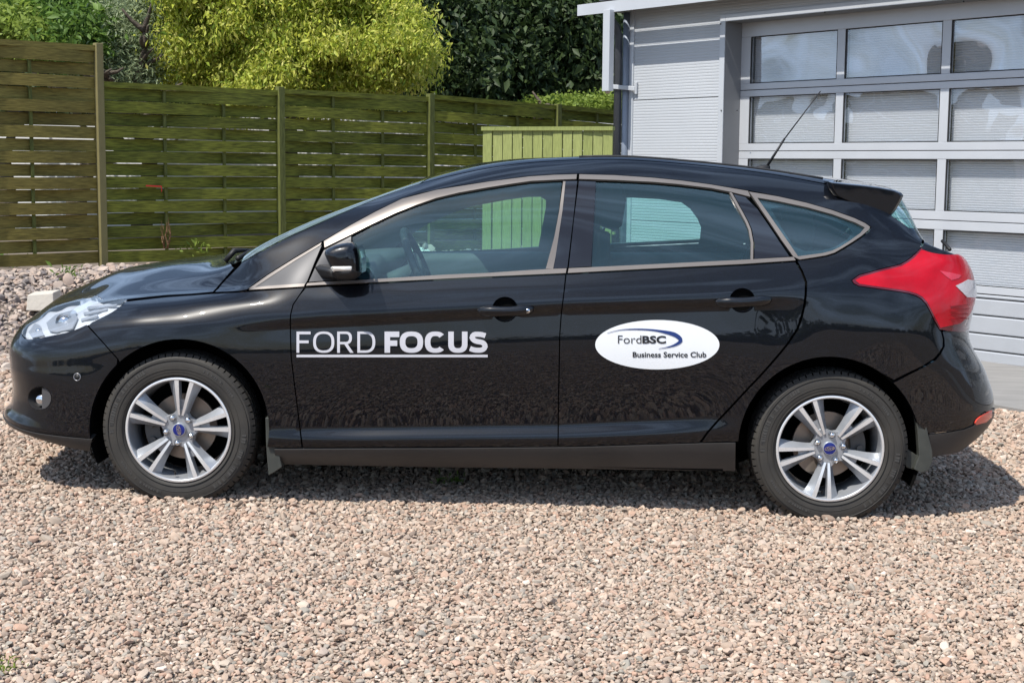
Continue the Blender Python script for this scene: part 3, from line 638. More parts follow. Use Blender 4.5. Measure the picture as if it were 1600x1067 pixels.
def bowl(x, top, bot, w, t, hole=True):
    m = (top+bot)/2; ry = (bot-top)/2; e = 2.4
    outer = [(x,top)]+[p for p in sup(x+w-min(ry,w*.55), m, min(ry,w*.55), ry, 90, -90, 18, e)]+[(x,bot)]
    inner = [(x+t,top+t*.85)]+[p for p in sup(x+w-min(ry,w*.55), m, min(ry,w*.55)-t, ry-t*.85, 90, -90, 16, e)]+[(x+t,bot-t*.85)]
    return outer, inner
T1, T2 = 4.3, 8.6
letF(463.5, 22, T1); ring(506, 16.5, T1)
o_, i_ = bowl(527, y0, y0+H*.60, 23, T1); add(o_, [i_]); add([(527,y0+H*.60-.5),(527+T1,y0+H*.60-.5),(527+T1,y1),(527,y1)]); add([(537.5,y0+H*.60-1),(542.8,y0+H*.60-1),(552.5,y1),(547,y1)])
o_, i_ = bowl(558.5, y0, y1, 28, T1); add(o_, [i_])
letF(601, 23, T2); ring(643, 18.2, T2)
def letC(cx, rx, w):
    cy = (y0+y1)/2; ry = H/2; a = sup(cx, cy, rx, ry, 42, 318, 36); b = sup(cx, cy, rx-w, ry-w*.8, 318, 42, 34); add(a+b)
letC(680.5, 16.5, T2)
def letU(x, w, t):
    cx = x+w/2; r = w/2; a = [(x,y0)]+sup(cx, y1-14, r, 14, 180, 360, 24)+[(x+w,y0),(x+w-t,y0)]+sup(cx, y1-14, r-t, 14-t*.82, 360, 180, 22)+[(x+t,y0)]; add(a)
letU(700.5, 30, T2)
sp = []
def smooth(pts, n=40):
    pts = np.array(pts, float); t = np.concatenate([[0], np.cumsum(np.linalg.norm(np.diff(pts, axis=0), axis=1))]); m = natural(t, pts); o = []
    for x in np.linspace(0, t[-1], n):
        i = min(np.searchsorted(t, x, side='right')-1, len(t)-2); h = t[i+1]-t[i]; a = (t[i+1]-x)/h; b = 1-a
        o.append(tuple(a*pts[i]+b*pts[i+1]+((a**3-a)*m[i]+(b**3-b)*m[i+1])*h*h/6))
    return o
add(ribbon(smooth([(758.5,524.5),(753,522.8),(746.5,522.2),(740.5,523),(737.8,527),(740.5,531.3),(748,533.8),(756,536.6),(758,541),(755,545.6),(748,547),(740.5,546.4),(734.5,544.3)], 30), T2-.8))
LET = decal_mesh('door_lettering', S, SILV, CAR, holesl=Hs, step=.012)
LET['label'] = 'silver-white lettering along the front door'
decal_mesh('lettering_underline', [[(463.5,554),(762,554),(762,558),(463.5,558)]], SILV, CAR, step=.03)
# printed text (built-in font) laid on the surface
def text_on(name, body, x, y, width, height, mat, parent, bold=0.0, off=.0042, extra=0):
    cu_ = bpy.data.curves.new('t', 'FONT'); cu_.body = body; cu_.size = 1; cu_.offset = bold; cu_.resolution_u = 4
    ob = bpy.data.objects.new('t', cu_); COL.objects.link(ob); dg = bpy.context.evaluated_depsgraph_get(); dg.update()
    me = bpy.data.meshes.new_from_object(ob.evaluated_get(dg)); bpy.data.objects.remove(ob)
    v = np.array([tuple(p.co) for p in me.vertices]); lo, hi = v.min(0), v.max(0)
    out = []
    for p in v:
        px = x+(p[0]-lo[0])/(hi[0]-lo[0])*width; py = y-(p[1]-lo[1])/(hi[1]-lo[1])*height
        a, n = lamp_pt(px, py, off); out.append(tuple(a))
    for i, p in enumerate(out): me.vertices[i].co = p
    me.name = name; return link(name, me, mat, STK)
text_on('print', 'Ford', 965.5, 536.5, 36.5, 12.5, INK, CAR, bold=-.006)
text_on('print', 'BSC', 1003.5, 536.5, 37, 12, INK, CAR, bold=.035)
text_on('print', 'Business Service Club', 988.5, 558, 115, 8.5, INK, CAR, bold=.018)
sw = smooth([(949,520.5),(966,516),(990,514.3),(1020,515.6),(1045,520),(1060,526.5),(1063.5,531.5),(1058,537),(1046,541.5),(1029,544.8)], 44)
for o in [decal_mesh('swoosh', [ribbon(sw, lambda t: .5+5.6*math.exp(-((t-.70)/.16)**2)+1.6*math.exp(-((t-.4)/.25)**2))], NAVY, STK, off=.0042, step=.01)]: pass
# --- door handles
def handle(cx, cy, lock):
    dish = []; v = []; f = []; n = 28; rr = [(1, .0), (.97, -.006), (.85, -.022), (.6, -.032), (.3, -.035)]
    for s, dpt in rr:
        for k in range(n):
            a = 2*math.pi*k/n; p, nn_ = lamp_pt(cx+19.8*s*math.cos(a), cy+19.2*s*math.sin(a), dpt-.001); v.append(tuple(p))
    for i in range(len(rr)-1):
        for k in range(n): f.append((i*n+k, i*n+(k+1) % n, (i+1)*n+(k+1) % n, (i+1)*n+k))
    f.append(tuple(len(v)-n+k for k in range(n)))
    mesh('handle_recess', v, f, PAINT, CAR, True)
    # bar
    v = []; f = []; m = 40; ns = 14
    for i in range(m+1):
        t = i/m; x = cx-42.5+t*(93-5); yy = cy+1.2-t*3.2+(1.2 if t > .5 else 0)*0
        endf = min(1, math.sin(math.pi*min(max(t, .0), 1))**.35*1.15) if 0 < t < 1 else .25
        hh = (8.4+.8*math.cos(t*6))*endf; lift = .014+.018*math.sin(math.pi*t)**.6
        p, nn_ = lamp_pt(x, yy, lift); up = np.array([0, 0, 1.0]); up = up-nn_*np.dot(up, nn_); up /= np.linalg.norm(up)
        for k in range(ns):
            a = 2*math.pi*k/ns; c, s = math.cos(a), math.sin(a); c = math.copysign(abs(c)**.8, c); s = math.copysign(abs(s)**.8, s)
            v.append(tuple(p+up*s*hh/384+nn_*c*.020*endf))
    for i in range(m):
        for k in range(ns): f.append((i*ns+k, i*ns+(k+1) % ns, (i+1)*ns+(k+1) % ns, (i+1)*ns+k))
    f.append(tuple(range(ns))); f.append(tuple(m*ns+k for k in range(ns)))
    h = mesh('door_handle', v, f, PAINT, CAR, True)
    if lock:
        p, nn_ = lamp_pt(824.5, 481.5, .0405); b = MB(); b.tube([p-nn_*.012, p], .0095, 20); b.build('lock_cylinder', CHROME, h, True)
        b = MB(); b.tube([p, p+nn_*.0008], .0035, 10); b.build('keyhole', DARK, h)
    bm = bmesh.new(); 
handle(789, 483.5, True); handle(1160, 469.5, False)
# --- parking sensor, side repeater etc.
p, n_ = lamp_pt(121, 589, .002); b = MB(); b.tube([p-n_*.01, p+n_*.001], .0135, 20); o = b.build('parking_sensor', BLK, CAR, True)
v = []; f = []
t1 = np.array([1, 0, 0.]); t1 = t1-n_*np.dot(t1, n_); t1 /= np.linalg.norm(t1); t2 = np.cross(n_, t1)
for k in range(24):
    a = 2*math.pi*k/24; 
    for j in range(8): w = 2*math.pi*j/8; rr = .0145+.0025*math.cos(w); v.append(tuple(p+t1*rr*math.cos(a)+t2*rr*math.sin(a)+n_*.0025*math.sin(w)))
for k in range(24):
    for j in range(8): f.append((k*8+j, k*8+(j+1) % 8, ((k+1) % 24)*8+(j+1) % 8, ((k+1) % 24)*8+j))
mesh('sensor_ring', v, f, M('sensor_grey', (.22, .22, .23), .3, metal=.6), o, True)
# --- fog lamp
p, n_ = lamp_pt(62, 622, -.0); v = []; f = []; n = 28
loopf = []
for s, d in [(1.02, .001), (.96, -.012), (.9, -.045), (.0, -.05)]:
    for k in range(n):
        a = 2*math.pi*k/n; q, _ = lamp_pt(62+17.6*s*math.cos(a), 622+17.6*s*math.sin(a), d); v.append(tuple(q))
for i in range(3):
    for k in range(n): f.append((i*n+k, i*n+(k+1) % n, (i+1)*n+(k+1) % n, (i+1)*n+k))
fl = mesh('fog_lamp_recess', v, f, BLK, CAR, True)
q, n_ = lamp_pt(59, 626, -.028); ellipsoid('fog_lamp', q, (.030, .016, .026), CHROME, CAR, 24)
panel('fog_lamp_fin', [(64,606),(74,609),(79,620),(79,628),(73,637),(64,639)], M('fog_trim', (.10, .10, .105), .35, metal=.4), CAR, gap=0, off=-.006, depth=.02, step=.01)
# lower grille slats at the nose
for i in range(4):
    va = 3.75-.30*i; c0 = ui(1.7+.04*i)
    panel('grille_slot', [('uv',0,vi(va)),('uv',ui(1),vi(va)),('uv',c0,vi(va-.03)),('uv',c0,vi(va-.17)),('uv',ui(1),vi(va-.2)),('uv',0,vi(va-.2))], DARK, CAR, gap=0, off=.0015, full=True, depth=0, step=.02)
panel('front_grille', [('uv',0,vi(6.9)),('uv',ui(1.3),vi(6.9)),('uv',ui(1.7),vi(6.6)),('uv',ui(1.2),vi(6.3)),('uv',0,vi(6.3))], DARK, CAR, gap=0, off=.0015, full=True, depth=0, step=.02)
# ---------------------------------------------------------------- wheels
TYRE = M('tyre_rubber', (.020, .0195, .019), .66, spec=.4, noise=(9, .8, (.052, .047, .040), 8), bump=(120, .15, .002))
ALLOY = M('silver_alloy', (.36, .38, .41), .32, metal=.5, noise=(25, .4, (.43, .45, .48), 4))
MACH = M('machined_alloy', (.80, .80, .80), .28, metal=.55)
DISC = M('brake_disc', (.30, .25, .21), .38, metal=.7, noise=(20, .6, (.38, .32, .27), 5))
def revolve(prof, n=96, y_first=True):
    v = []; f = []; m = len(prof)
    for k in range(n):
        a = 2*math.pi*k/n
        for (r, y) in prof: v.append((r*math.cos(a), y, r*math.sin(a)))
    for k in range(n):
        for i in range(m-1): f.append((k*m+i, ((k+1) % n)*m+i, ((k+1) % n)*m+i+1, k*m+i+1))
    return v, f
RT = .3165; RR = .2165
def wheel(lx, phase, emb_rot, far=False):
    w = empty('wheel'); w.parent = CAR
    # tyre: y is measured inboard from the outer sidewall
    prof = [(RR-.004,.022),(RR+.003,.010),(RR+.012,.0045),(.243,.0015),(.262,.0),(.280,.0012),(.293,.0045),(.2955,.0042),(.2975,.0055),(.3035,.0125)]
    prof_b = [(.3035,.178),(.290,.19),(.262,.194),(RR+.01,.188),(RR,.17)]
    b = MB(); v, f = revolve(prof, 120); b.add(v, f); v, f = revolve(prof_b, 60); b.add(v, f)
    v, f = revolve([(.3035,.0125),(.3045,.012),(.3045,.179),(.3035,.178)], 90); b.add(v, f)
    # tread blocks: shoulders and three ribs
    nb = 68
    for k in range(nb):
        for (ya, yb, fr, sk) in [(.0125,.044,.80,0.0),(.147,.178,.80,.0),(.050,.078,.86,.5),(.083,.109,.9,0),(.114,.141,.86,.5)]:
            a0 = 2*math.pi*(k+sk)/nb; a1 = a0+2*math.pi/nb*fr; rr0 = .300; c = []
            for (r_, yoff) in [(rr0, 0), (RT, 1)]:
                for (a, y) in [(a0, ya), (a1, ya), (a1, yb), (a0, yb)]:
                    y2 = y; r2 = r_
                    if yoff and ya == .0125 and y == ya: y2 = y+.009; r2 = RT-.002
                    if yoff and yb == .178 and y == yb: y2 = y-.009; r2 = RT-.002
                    if not yoff and ya == .0125 and y == ya: r2 = .2975; y2 = .0052
                    c.append((r2*math.cos(a), y2, r2*math.sin(a)))
            b.hexa(c)
    t = b.build('tyre', TYRE, w, True); autosmooth(t, 40)
    for (rc, w_) in ((.2545, .0012), (.2885, .0010), (.2315, .0012)):
        v, f = revolve([(rc-w_, .0035), (rc-w_*.5, -.0012), (rc+w_*.5, -.0012), (rc+w_, .0035)], 96); mesh('sidewall_ring', v, f, TYRE, t, True)
    b = MB(); rs_ = random.Random(5)
    for (c0_, span, rc, hh_) in [(120, 62, .272, .0085), (300, 58, .272, .0085), (30, 40, .268, .005), (210, 46, .268, .005)]:
        a = c0_
        while a < c0_+span:
            wd = rs_.choice([.5, .5, 1.3, 1.7, 2.1]); 
            if rs_.random() < .82:
                c = []
                for y in (.0012, -.0010):
                    for (aa, rr_) in ((a, rc-hh_), (a+wd, rc-hh_), (a+wd, rc+hh_), (a, rc+hh_)): q_ = math.radians(aa); c.append((rr_*math.cos(q_), y, rr_*math.sin(q_)))
                b.hexa(c)
            a += wd+.6
    b.build('sidewall_marks', M('worn_rubber', (.05, .048, .045), .6), t, kind='stuff')
    # rim barrel
    v, f = revolve([(RR+.001,.016),(RR+.001,.006),(RR-.003,.004),(RR-.009,.005),(RR-.012,.011),(RR-.014,.030),(RR-.022,.070),(RR-.030,.16),(RR-.004,.185)], 96)
    rim = mesh('rim', v, f, ALLOY, w, True)
    v, f = revolve([(RR+.0005,.0055),(RR-.003,.0035),(RR-.0085,.0045)], 96); mesh('rim_edge', v, f, MACH, rim, True)
    def blade(a, r0, r1, off0, off1, wt0, wt1, y0_, y1_, dpt):
        """a spoke blade: bright flat top, sloping painted flanks"""
        d = np.array([math.cos(a), 0, math.sin(a)]); s = np.array([-math.sin(a), 0, math.cos(a)]); Y = np.array([0, 1., 0])
        top = []; bot = []; N_ = 8
        for i in range(N_+1):
            t = i/N_; r = r0+(r1-r0)*t; o_ = off0+(off1-off0)*t; wt = wt0+(wt1-wt0)*t; y = y0_+(y1_-y0_)*t-.004*math.sin(math.pi*t)
            c = d*r+s*o_
            top.append((c-s*wt/2+Y*y, c+s*wt/2+Y*y)); sgn = math.copysign(1, off1)
            wo = wt*.5+.015+.022*t**2; wi = wt*.5+.004
            bot.append((c-s*(wi if sgn > 0 else wo)+Y*(y+dpt), c+s*(wo if sgn > 0 else wi)+Y*(y+dpt)))
        return top, bot
    MT = MB(); PN = MB()
    for k in range(5):
        a = math.radians(phase+72*k)
        for sg in (-1, 1):
            top, bot = blade(a, .060, RR-.010, sg*.0072, sg*.032, .0092, .0180, .020, .0060, .032)
            n0 = len(MT.v); v = [p for q in top for p in q]; f = [(2*i, 2*i+1, 2*i+3, 2*i+2) for i in range(len(top)-1)]; MT.add(v, f)
            v = []
            for (tl, tr), (bl, br) in zip(top, bot): v += [bl, tl, tr, br]
            f = []
            for i in range(len(top)-1):
                for (p, q) in ((0, 1), (2, 3), (3, 0)): f.append((4*i+p, 4*i+q, 4*i+4+q, 4*i+4+p))
            PN.add(v, f)
        # web between the twin blades, deep down
        d = np.array([math.cos(a), 0, math.sin(a)]); s = np.array([-math.sin(a), 0, math.cos(a)]); Y = np.array([0, 1., 0])
        PN.add([d*.05-s*.02+Y*.034, d*.05+s*.02+Y*.034, d*.125+s*.017+Y*.034, d*.125-s*.017+Y*.034], [(0,1,2,3)])
    # hub plate with scalloped outline between spokes
    for rr, yy in [(1, 0)]:
        n = 80; v = [(0, .027, 0)]; f = []
        ring = []
        for k in range(n):
            a = 2*math.pi*k/n; r = .074+.010*math.cos(5*(a-math.radians(phase))); v.append((r*math.cos(a), .027, r*math.sin(a)))
        for k in range(n): r_ = v[1+k]; v.append((r_[0]*1.08, .05, r_[2]*1.08))
        for k in range(n): k2 = (k+1) % n; f += [(0, 1+k, 1+k2), (1+k, 1+n+k, 1+n+k2, 1+k2)]
        PN.add(v, f)
    o = PN.build('spokes', ALLOY, rim); o.data.shade_smooth(); autosmooth(o, 28)
    MT.build('spoke_faces', MACH, rim, True)
    # hub cap
    v, f = revolve([(.0275,.028),(.0275,.017),(.0265,.0155),(.0245,.0155)], 40); mesh('hub_ring', v, f, ALLOY, rim, True)
    v, f = revolve([(.0262,.016),(.018,.0145),(.0,.014)], 40); hc = mesh('hub_cap', v, f, M('blue_badge', (.004,.014,.16), .25, coat=.4), w, True)
    # emblem: chrome ellipse ring and script
    er = math.radians(emb_rot); cE, sE = math.cos(er), math.sin(er)
    v = []; f = []; n = 40
    for k in range(n):
        a = 2*math.pi*k/n
        for q in (1, .86): x = .021*q*math.cos(a); z = .0088*(q if q == 1 else .8)*math.sin(a); v.append((x*cE-z*sE, .0132, x*sE+z*cE))
    for k in range(n): k2 = (k+1) % n; f.append((2*k, 2*k+1, 2*k2+1, 2*k2))
    mesh('badge_ring', v, f, CHROME, hc)
    c2 = bpy.data.curves.new('t', 'FONT'); c2.body = 'Ford'; c2.size = .0155; c2.shear = .35; c2.align_x = 'CENTER'; c2.align_y = 'CENTER'; c2.offset = .0003
    ob = bpy.data.objects.new('t', c2); COL.objects.link(ob); dg = bpy.context.evaluated_depsgraph_get(); dg.update(); me = bpy.data.meshes.new_from_object(ob.evaluated_get(dg)); bpy.data.objects.remove(ob)
    for p in me.vertices: x, z = p.co.x, p.co.y; p.co = (x*cE-z*sE, .0130, x*sE+z*cE)
    link('badge_print', me, CHROME, hc)
    # wheel nuts
    for k in range(5):
        a = math.radians(phase+36+72*k); r = .0555; c = (r*math.cos(a), r*math.sin(a))
        b = MB(); v, f = revolve([(.0145,.0262),(.0150,.0255),(.0150,.024)], 24); b.add([(x+c[0], y, z+c[1]) for x, y, z in v], f); b.build('nut_seat', BLK, rim, True)
        b = MB(); v, f = revolve([(.0105,.030),(.0105,.014),(.0085,.010),(.004,.0085),(0,.008)], 6); b.add([(x+c[0], y, z+c[1]) for x, y, z in v], f); b.build('wheel_nut', CHROME, w, True)
    a = math.radians(phase+36+144+5); 
    b = MB(); q = np.array([math.cos(math.radians(-96))*.19, .03, math.sin(math.radians(-96))*.19]); b.tube([q, q*np.array([.93, 1, .93])+np.array([0, -.004, 0])], .0045, 8); b.build('valve', BLK, w)
    # brake
    v, f = revolve([(.0,.10),(.06,.10),(.06,.085),(.068,.085),(.068,.105),(.136,.105),(.136,.125)], 64); d_ = mesh('brake_disc', v, f, DISC, w, True); autosmooth(d_, 30)
    b = MB()
    ca = math.radians(190 if lx < 0 else 12); v = []; f = []
    for i in range(9):
        a = ca-.42+.84*i/8
        for (r, y) in [(.095,.075),(.155,.072),(.158,.14),(.095,.14)]: v.append((r*math.cos(a), y, r*math.sin(a)))
    for i in range(8):
        for j in range(4): f.append((4*i+j, 4*i+(j+1) % 4, 4*i+4+(j+1) % 4, 4*i+4+j))
    f += [(0,1,2,3),(32,35,34,33)]; b.add(v, f)
    for a in (ca-.25, ca+.25): q = np.array([.13*math.cos(a), .07, .13*math.sin(a)]); b.tube([q, q+np.array([0, -.012, 0])], .013, 10)
    b.build('brake_caliper', M('caliper', (.10, .10, .10), .5, metal=.5), w)
    # dark back plate so one does not look through the wheel
    v, f = revolve([(.0,.15),(.185,.16)], 40); mesh('back_plate', v, f, DARK, w)
    if far: w.scale = (1, -1, 1); w.location = (lx, 2*MID-.038, HUBZ)
    else: w.location = (lx, .038, HUBZ)
    return w
wheel(-WB/2, 83, -78); wheel(WB/2, 47, 8)
wheel(-WB/2, 30, 0, True); wheel(WB/2, 10, 0, True)
# ---------------------------------------------------------------- wheel housings, underbody, inner shell
def well(lx):
    R = .372; b = MB(); v = []; f = []; n = 36; lz = HUBZ+.005
    for k in range(n+1):
        a = math.radians(-25+230*k/n)
        for y in (.055, .42): v.append((lx+R*math.cos(a), y, lz+R*math.sin(a)))
    for k in range(n): f.append((2*k, 2*k+1, 2*k+3, 2*k+2))
    c = len(v); v.append((lx, .42, lz))
    for k in range(n): f.append((2*k+1, c, 2*k+3))
    b.add(v, f); v2 = [(x, 2*MID-y, z) for x, y, z in v]; 
    for vv in (v, v2): mesh('wheel_arch_liner', vv, f, DARK, CAR, True)
well(-WB/2); well(WB/2)
b = MB(); b.box((-1.85, .30, .24), (1.80, 2*MID-.30, .30)); b.box((-.93, .07, .19), (.90, 2*MID-.07, .28)); b.box((-2.12, .45, .272), (-1.86, 2*MID-.45, .28)); b.build('floor_pan', DARK, CAR)
# firewall, boot floor and light blockers behind the outer skin
b = MB(); b.box((-1.90, .30, .31), (-.99, 2*MID-.30, .60)); b.build('engine_bay', DARK, CAR)
b = MB(); b.box((-.98, .12, .28), (-.90, 2*MID-.12, .82)); b.build('firewall', DARK, CAR)
b = MB(); b.box((1.60, .35, .30), (1.80, 2*MID-.35, .78)); b.build('boot_lining', DARK, CAR)
def inner_skin(name, poly, off, mat, step=.05, far=True): return panel(name, poly, mat, CAR, gap=0, off=off, depth=0, step=step, far=far)
inner_skin('seal_backing', [(140,520),(220,478),(330,470),(480,456),(886,434),(1243,414),(1330,400),(1400,398),(1440,392),(1480,420),(1480,520),(1450,565),(1420,590)]+arc(*RA, 45, 178, 24)+[(1140,696),(900,700),(440,704),(420,690)]+arc(1*280, 670, 141, -5, 175, 24), -.022, DARK)
inner_skin('pillar_backing', [(880,276),(905,276),(899,340),(890,424),(878,424),(888,340)], -.014, DARK)
inner_skin('seal_backing', [(368,440),(476,446),(508,380),(470,392),(400,425)], -.02, DARK)
# ---------------------------------------------------------------- mud flaps
def flap(pts, y0_, y1_, mat=None):
    b = MB(); v = []
    for y in (y0_, y1_):
        for p in pts: v.append(tuple(unpx(p[0], p[1], .05)*np.array([1, 0, 1])+np.array([0, y, 0])))
    n = len(pts); f = [tuple(range(n)), tuple(range(n, 2*n))[::-1]]+[(k, n+k, n+(k+1) % n, (k+1) % n) for k in range(n)]
    b.add(v, f); o = b.build('mud_flap', mat or PLAST, CAR, bevel=.003)
    v2 = [(x, 2*MID-y, z) for x, y, z in v]; b = MB(); b.add(v2, f); b.build('mud_flap', mat or PLAST, CAR, bevel=.003)
FLAP = M('mud_flap_rubber', (.028, .031, .028), .5, noise=(20, .6, (.055, .058, .050), 5))
flap([(416,651),(426,652),(431,672),(437,706),(442,728),(432,735),(421,741),(419,720),(417,690)], .03, .20, FLAP)
flap([(1430,639),(1440,639),(1448,668),(1457,705),(1457,722),(1451,735),(1440,739),(1428,733),(1436,712),(1434,680),(1431,655)], .05, .09, FLAP)
flap([(1412,705),(1420,703),(1436,714),(1440,730),(1436,738),(1420,733),(1414,722)], .085, .25, FLAP)
# ---------------------------------------------------------------- roof spoiler
def spoiler():
    secs = [(.245,.90),(.262,1),(.30,1),(.36,1),(.45,1),(.60,1),(.75,1),(MID,1)]
    v = []; f = []; base = [(1290,283.2),(1320,286.5),(1342,288.5),(1370,292),(1396,297.0),(1405,301),(1408.5,305.5),(1405,314),(1396,329),(1384,343.5),(1366,336.5),(1342,325.8),(1320,315),(1300,305.5),(1293,294)]
    c = unpx(1350, 310, .3); n = len(base)
    for si, (y, sc) in enumerate(secs):
        inn = min(1, max(0, (y-.34)/.2))
        for i, p in enumerate(base):
            q = unpx(p[0], p[1], .30)
            if 7 <= i <= 12:      # underside rises towards the centre
                tq = unpx(*base[[6, 5, 4, 3, 2, 1][i-7]], .30); q = q*(1-inn*.78)+tq*inn*.78
            q = c+(q-c)*sc; v.append((q[0]+.055*inn*(1 if y > .3 else 0)*.6, y, q[2]+.020*((y-.3)/.6 if y > .3 else 0)))
    for s in range(len(secs)-1):
        for i in range(n): f.append((s*n+i, s*n+(i+1) % n, (s+1)*n+(i+1) % n, (s+1)*n+i))
    m = len(v); last = (len(secs)-1)*n
    vm = [(x, 2*MID-y, z) for x, y, z in v]; allv = v+vm; fm = [tuple(i+m for i in q)[::-1] for q in f]
    on = lambda i: i-m if m+last <= i else i
    f2 = f+[tuple(on(i) for i in q) for q in fm]+[tuple(range(n))[::-1], tuple(m+k for k in range(n))]
    o = mesh('roof_spoiler', allv, f2, PAINT, CAR); autosmooth(o, 38)
    mm = o.modifiers.new('b', 'BEVEL'); mm.width = .004; mm.segments = 3; mm.limit_method = 'ANGLE'; mm.angle_limit = math.radians(35)
    return o
sp_o = spoiler()
# ---------------------------------------------------------------- antenna, wiper, roof gutters
q0 = unpx(1186, 266, MID); q1 = unpx(1199, 256, MID); q2 = unpx(1226, 217, MID); q3 = unpx(1282, 143, MID)
b = MB(); v = []; f = []
for i, (px, hh, ww) in enumerate([(1172,.6,.004),(1180,3.5,.016),(1190,7.5,.022),(1197,9.0,.018),(1203,8,.010)]):
    base = unpx(px, I(ROW[-1][0], px)+.5, MID); h = hh/334
    for k in range(10): a = math.pi*k/9; v.append((base[0], MID+ww*math.cos(a), base[2]+h*math.sin(a)))
for i in range(4):
    for k in range(9): f.append((i*10+k, i*10+k+1, (i+1)*10+k+1, (i+1)*10+k))
f.append(tuple(range(40, 50)))
b.add(v, f); an = b.build('antenna_base', BLK, CAR, True)
b = MB(); b.tube([q1-np.array([0, 0, .01]), q2], [.0065, .0048], 10); b.tube([q2, (q2+q3)/2, q3], [.0030, .0028, .0026], 8); b.build('antenna', BLK, CAR, True)
pts = [surf([q[1]], [q[2]])[0]+np.array([0, 0, .001]) for q in rowuv(10, 905, 1290, .06, 24)]
for mir in (0, 1):
    b = MB(); b.tube([p if not mir else np.array([p[0], 2*MID-p[1], p[2]]) for p in pts], .005, 8); b.build('roof_gutter', BLK, CAR, True)
# cowl and windscreen wiper
CW = []
b = MB(); v = []; f = []; ys = np.linspace(.20, 2*MID-.20, 15)
for y in ys:
    s_ = 1-abs(y-MID)/.72; lx0 = -1.045-.16*max(0, s_)**.7
    v += [(lx0, y, .915+.03*max(s_, 0)), (lx0+.13, y, .895+.03*max(s_, 0)), (lx0+.16, y, .935+.03*max(s_, 0))]
for i in range(14): f += [(3*i, 3*i+1, 3*i+4, 3*i+3), (3*i+1, 3*i+2, 3*i+5, 3*i+4)]
b.add(v, f); b.build('cowl', BLK, CAR, True)
def cpt(px, py, ins, dz=0): q = unpx(px, py, ins); q[2] += dz; return q
b = MB(); b.tube([cpt(352,408,.5), cpt(366,392,.5), cpt(392,390.5,.62)], [.011,.013,.006], 8); b.tube([cpt(372,404,.33), cpt(392,391,.6), cpt(402,388.5,.8)], [.012,.006,.006], 8); b.build('windscreen_wiper', BLK, CAR, True)
b = MB(); b.tube([cpt(1472,376,.75), cpt(1480,385,.72), cpt(1484,390,.6)], .008, 8); b.build('rear_wiper', BLK, CAR, True)
# ---------------------------------------------------------------- door mirrors
def loft(name, rings, mat, parent, caps=True):
    n = len(rings[0]); v = [tuple(p) for r in rings for p in r]; f = []
    for i in range(len(rings)-1):
        for k in range(n): f.append((i*n+k, i*n+(k+1) % n, (i+1)*n+(k+1) % n, (i+1)*n+k))
    if caps: f += [tuple(range(n))[::-1], tuple((len(rings)-1)*n+k for k in range(n))]
    return mesh(name, v, f, mat, parent, True)
def mirror(far):
    MY = (lambda y: 2*MID-y) if far else (lambda y: y)
    out = resample([(506.5,396),(508,391),(513,387.5),(522,383.5),(532,380.8),(542,379),(550,379.3),(555.5,383.5),(559.5,391),(562,402),(562.8,414),(562.5,425),(559.5,431.5),(553,435.5),(541,437),(528,436),(521,430),(516.5,418),(511,407)], 2.5)
    out = [unpx(p[0], p[1], -.05) for p in out]; c = np.mean(out, 0)
    def rg(y, s, dx=0, dz=0): return [(c[0]+(p[0]-c[0])*s+dx, MY(y), c[2]+(p[2]-c[2])*s+dz) for p in out]
    m = loft('door_mirror', [rg(.055,.62,-.015), rg(.04,.84,-.01), rg(.015,.95,-.004), rg(-.01,1.0), rg(-.035,1.0), rg(-.062,.965), rg(-.082,.86), rg(-.094,.68,0,.002), rg(-.099,.40,0,.004), rg(-.101,.12,0,.004)], PAINT, CAR)
    # lower black half with the indicator strip, 2 mm proud of the shell
    low = resample([(518,427),(562.8,425.5),(559.5,431.8),(553,436),(541,437.6),(528,436.6),(522,432)], 2.5); low = [unpx(p[0], p[1], -.05) for p in low]; c3 = np.mean(low, 0)
    def rl(y, s): return [(c[0]+(p[0]-c[0])*s, MY(y), c[2]+(p[2]-c[2])*s) for p in low]
    loft('mirror_base', [rl(.03,.86), rl(.02,1.0), rl(-.03,1.03), rl(-.064,1.0), rl(-.085,.88), rl(-.098,.66)], BLK, m)
    ind = [(517,418),(556,417.5),(555.5,426),(521,427)]; ind = resample([unpx(p[0], p[1], -.05) for p in ind], .008)
    def ri(y, s): return [(c[0]+(p[0]-c[0])*s, MY(y), c[2]+(p[2]-c[2])*s) for p in ind]
    loft('indicator', [ri(.0,.99), ri(-.03,1.03), ri(-.066,1.01), ri(-.088,.90), ri(-.100,.74)], M('indicator_lens', (.75,.73,.68), .25, metal=.3, coat=1, bump=(90,.6,.004)), m)
    arm = [(493,421),(500,417),(512,417),(524,421),(527,434),(514,436),(500,434)]; arm = resample([unpx(p[0], p[1], 0) for p in arm], .01); ca = np.mean(arm, 0)
    def ra(y, s, d=0): return [(ca[0]+(p[0]-ca[0])*s+d, MY(y), ca[2]+(p[2]-ca[2])*s) for p in arm]
    loft('mirror_arm', [ra(.085,1.15,-.01), ra(.05,1.0), ra(.0,.9,.03), ra(-.04,.8,.05)], BLK, m)
    q = [(563.5,386),(565,398),(565.5,412),(565,424),(560,431),(555,410),(556,392)]
    g = resample([unpx(p[0], p[1], -.10) for p in [(557,385),(561,393),(563.5,404),(564,415),(563.2,427)]], .02, False)
    b = MB(); v = []
    for p in g: v += [(p[0]+.002, MY(-.085), p[2]), (p[0]+.006, MY(.02), p[2])]
    b.add(v, [(2*i, 2*i+1, 2*i+3, 2*i+2) for i in range(len(g)-1)]); b.build('mirror_glass', CHROME, m)
mirror(False); mirror(True)
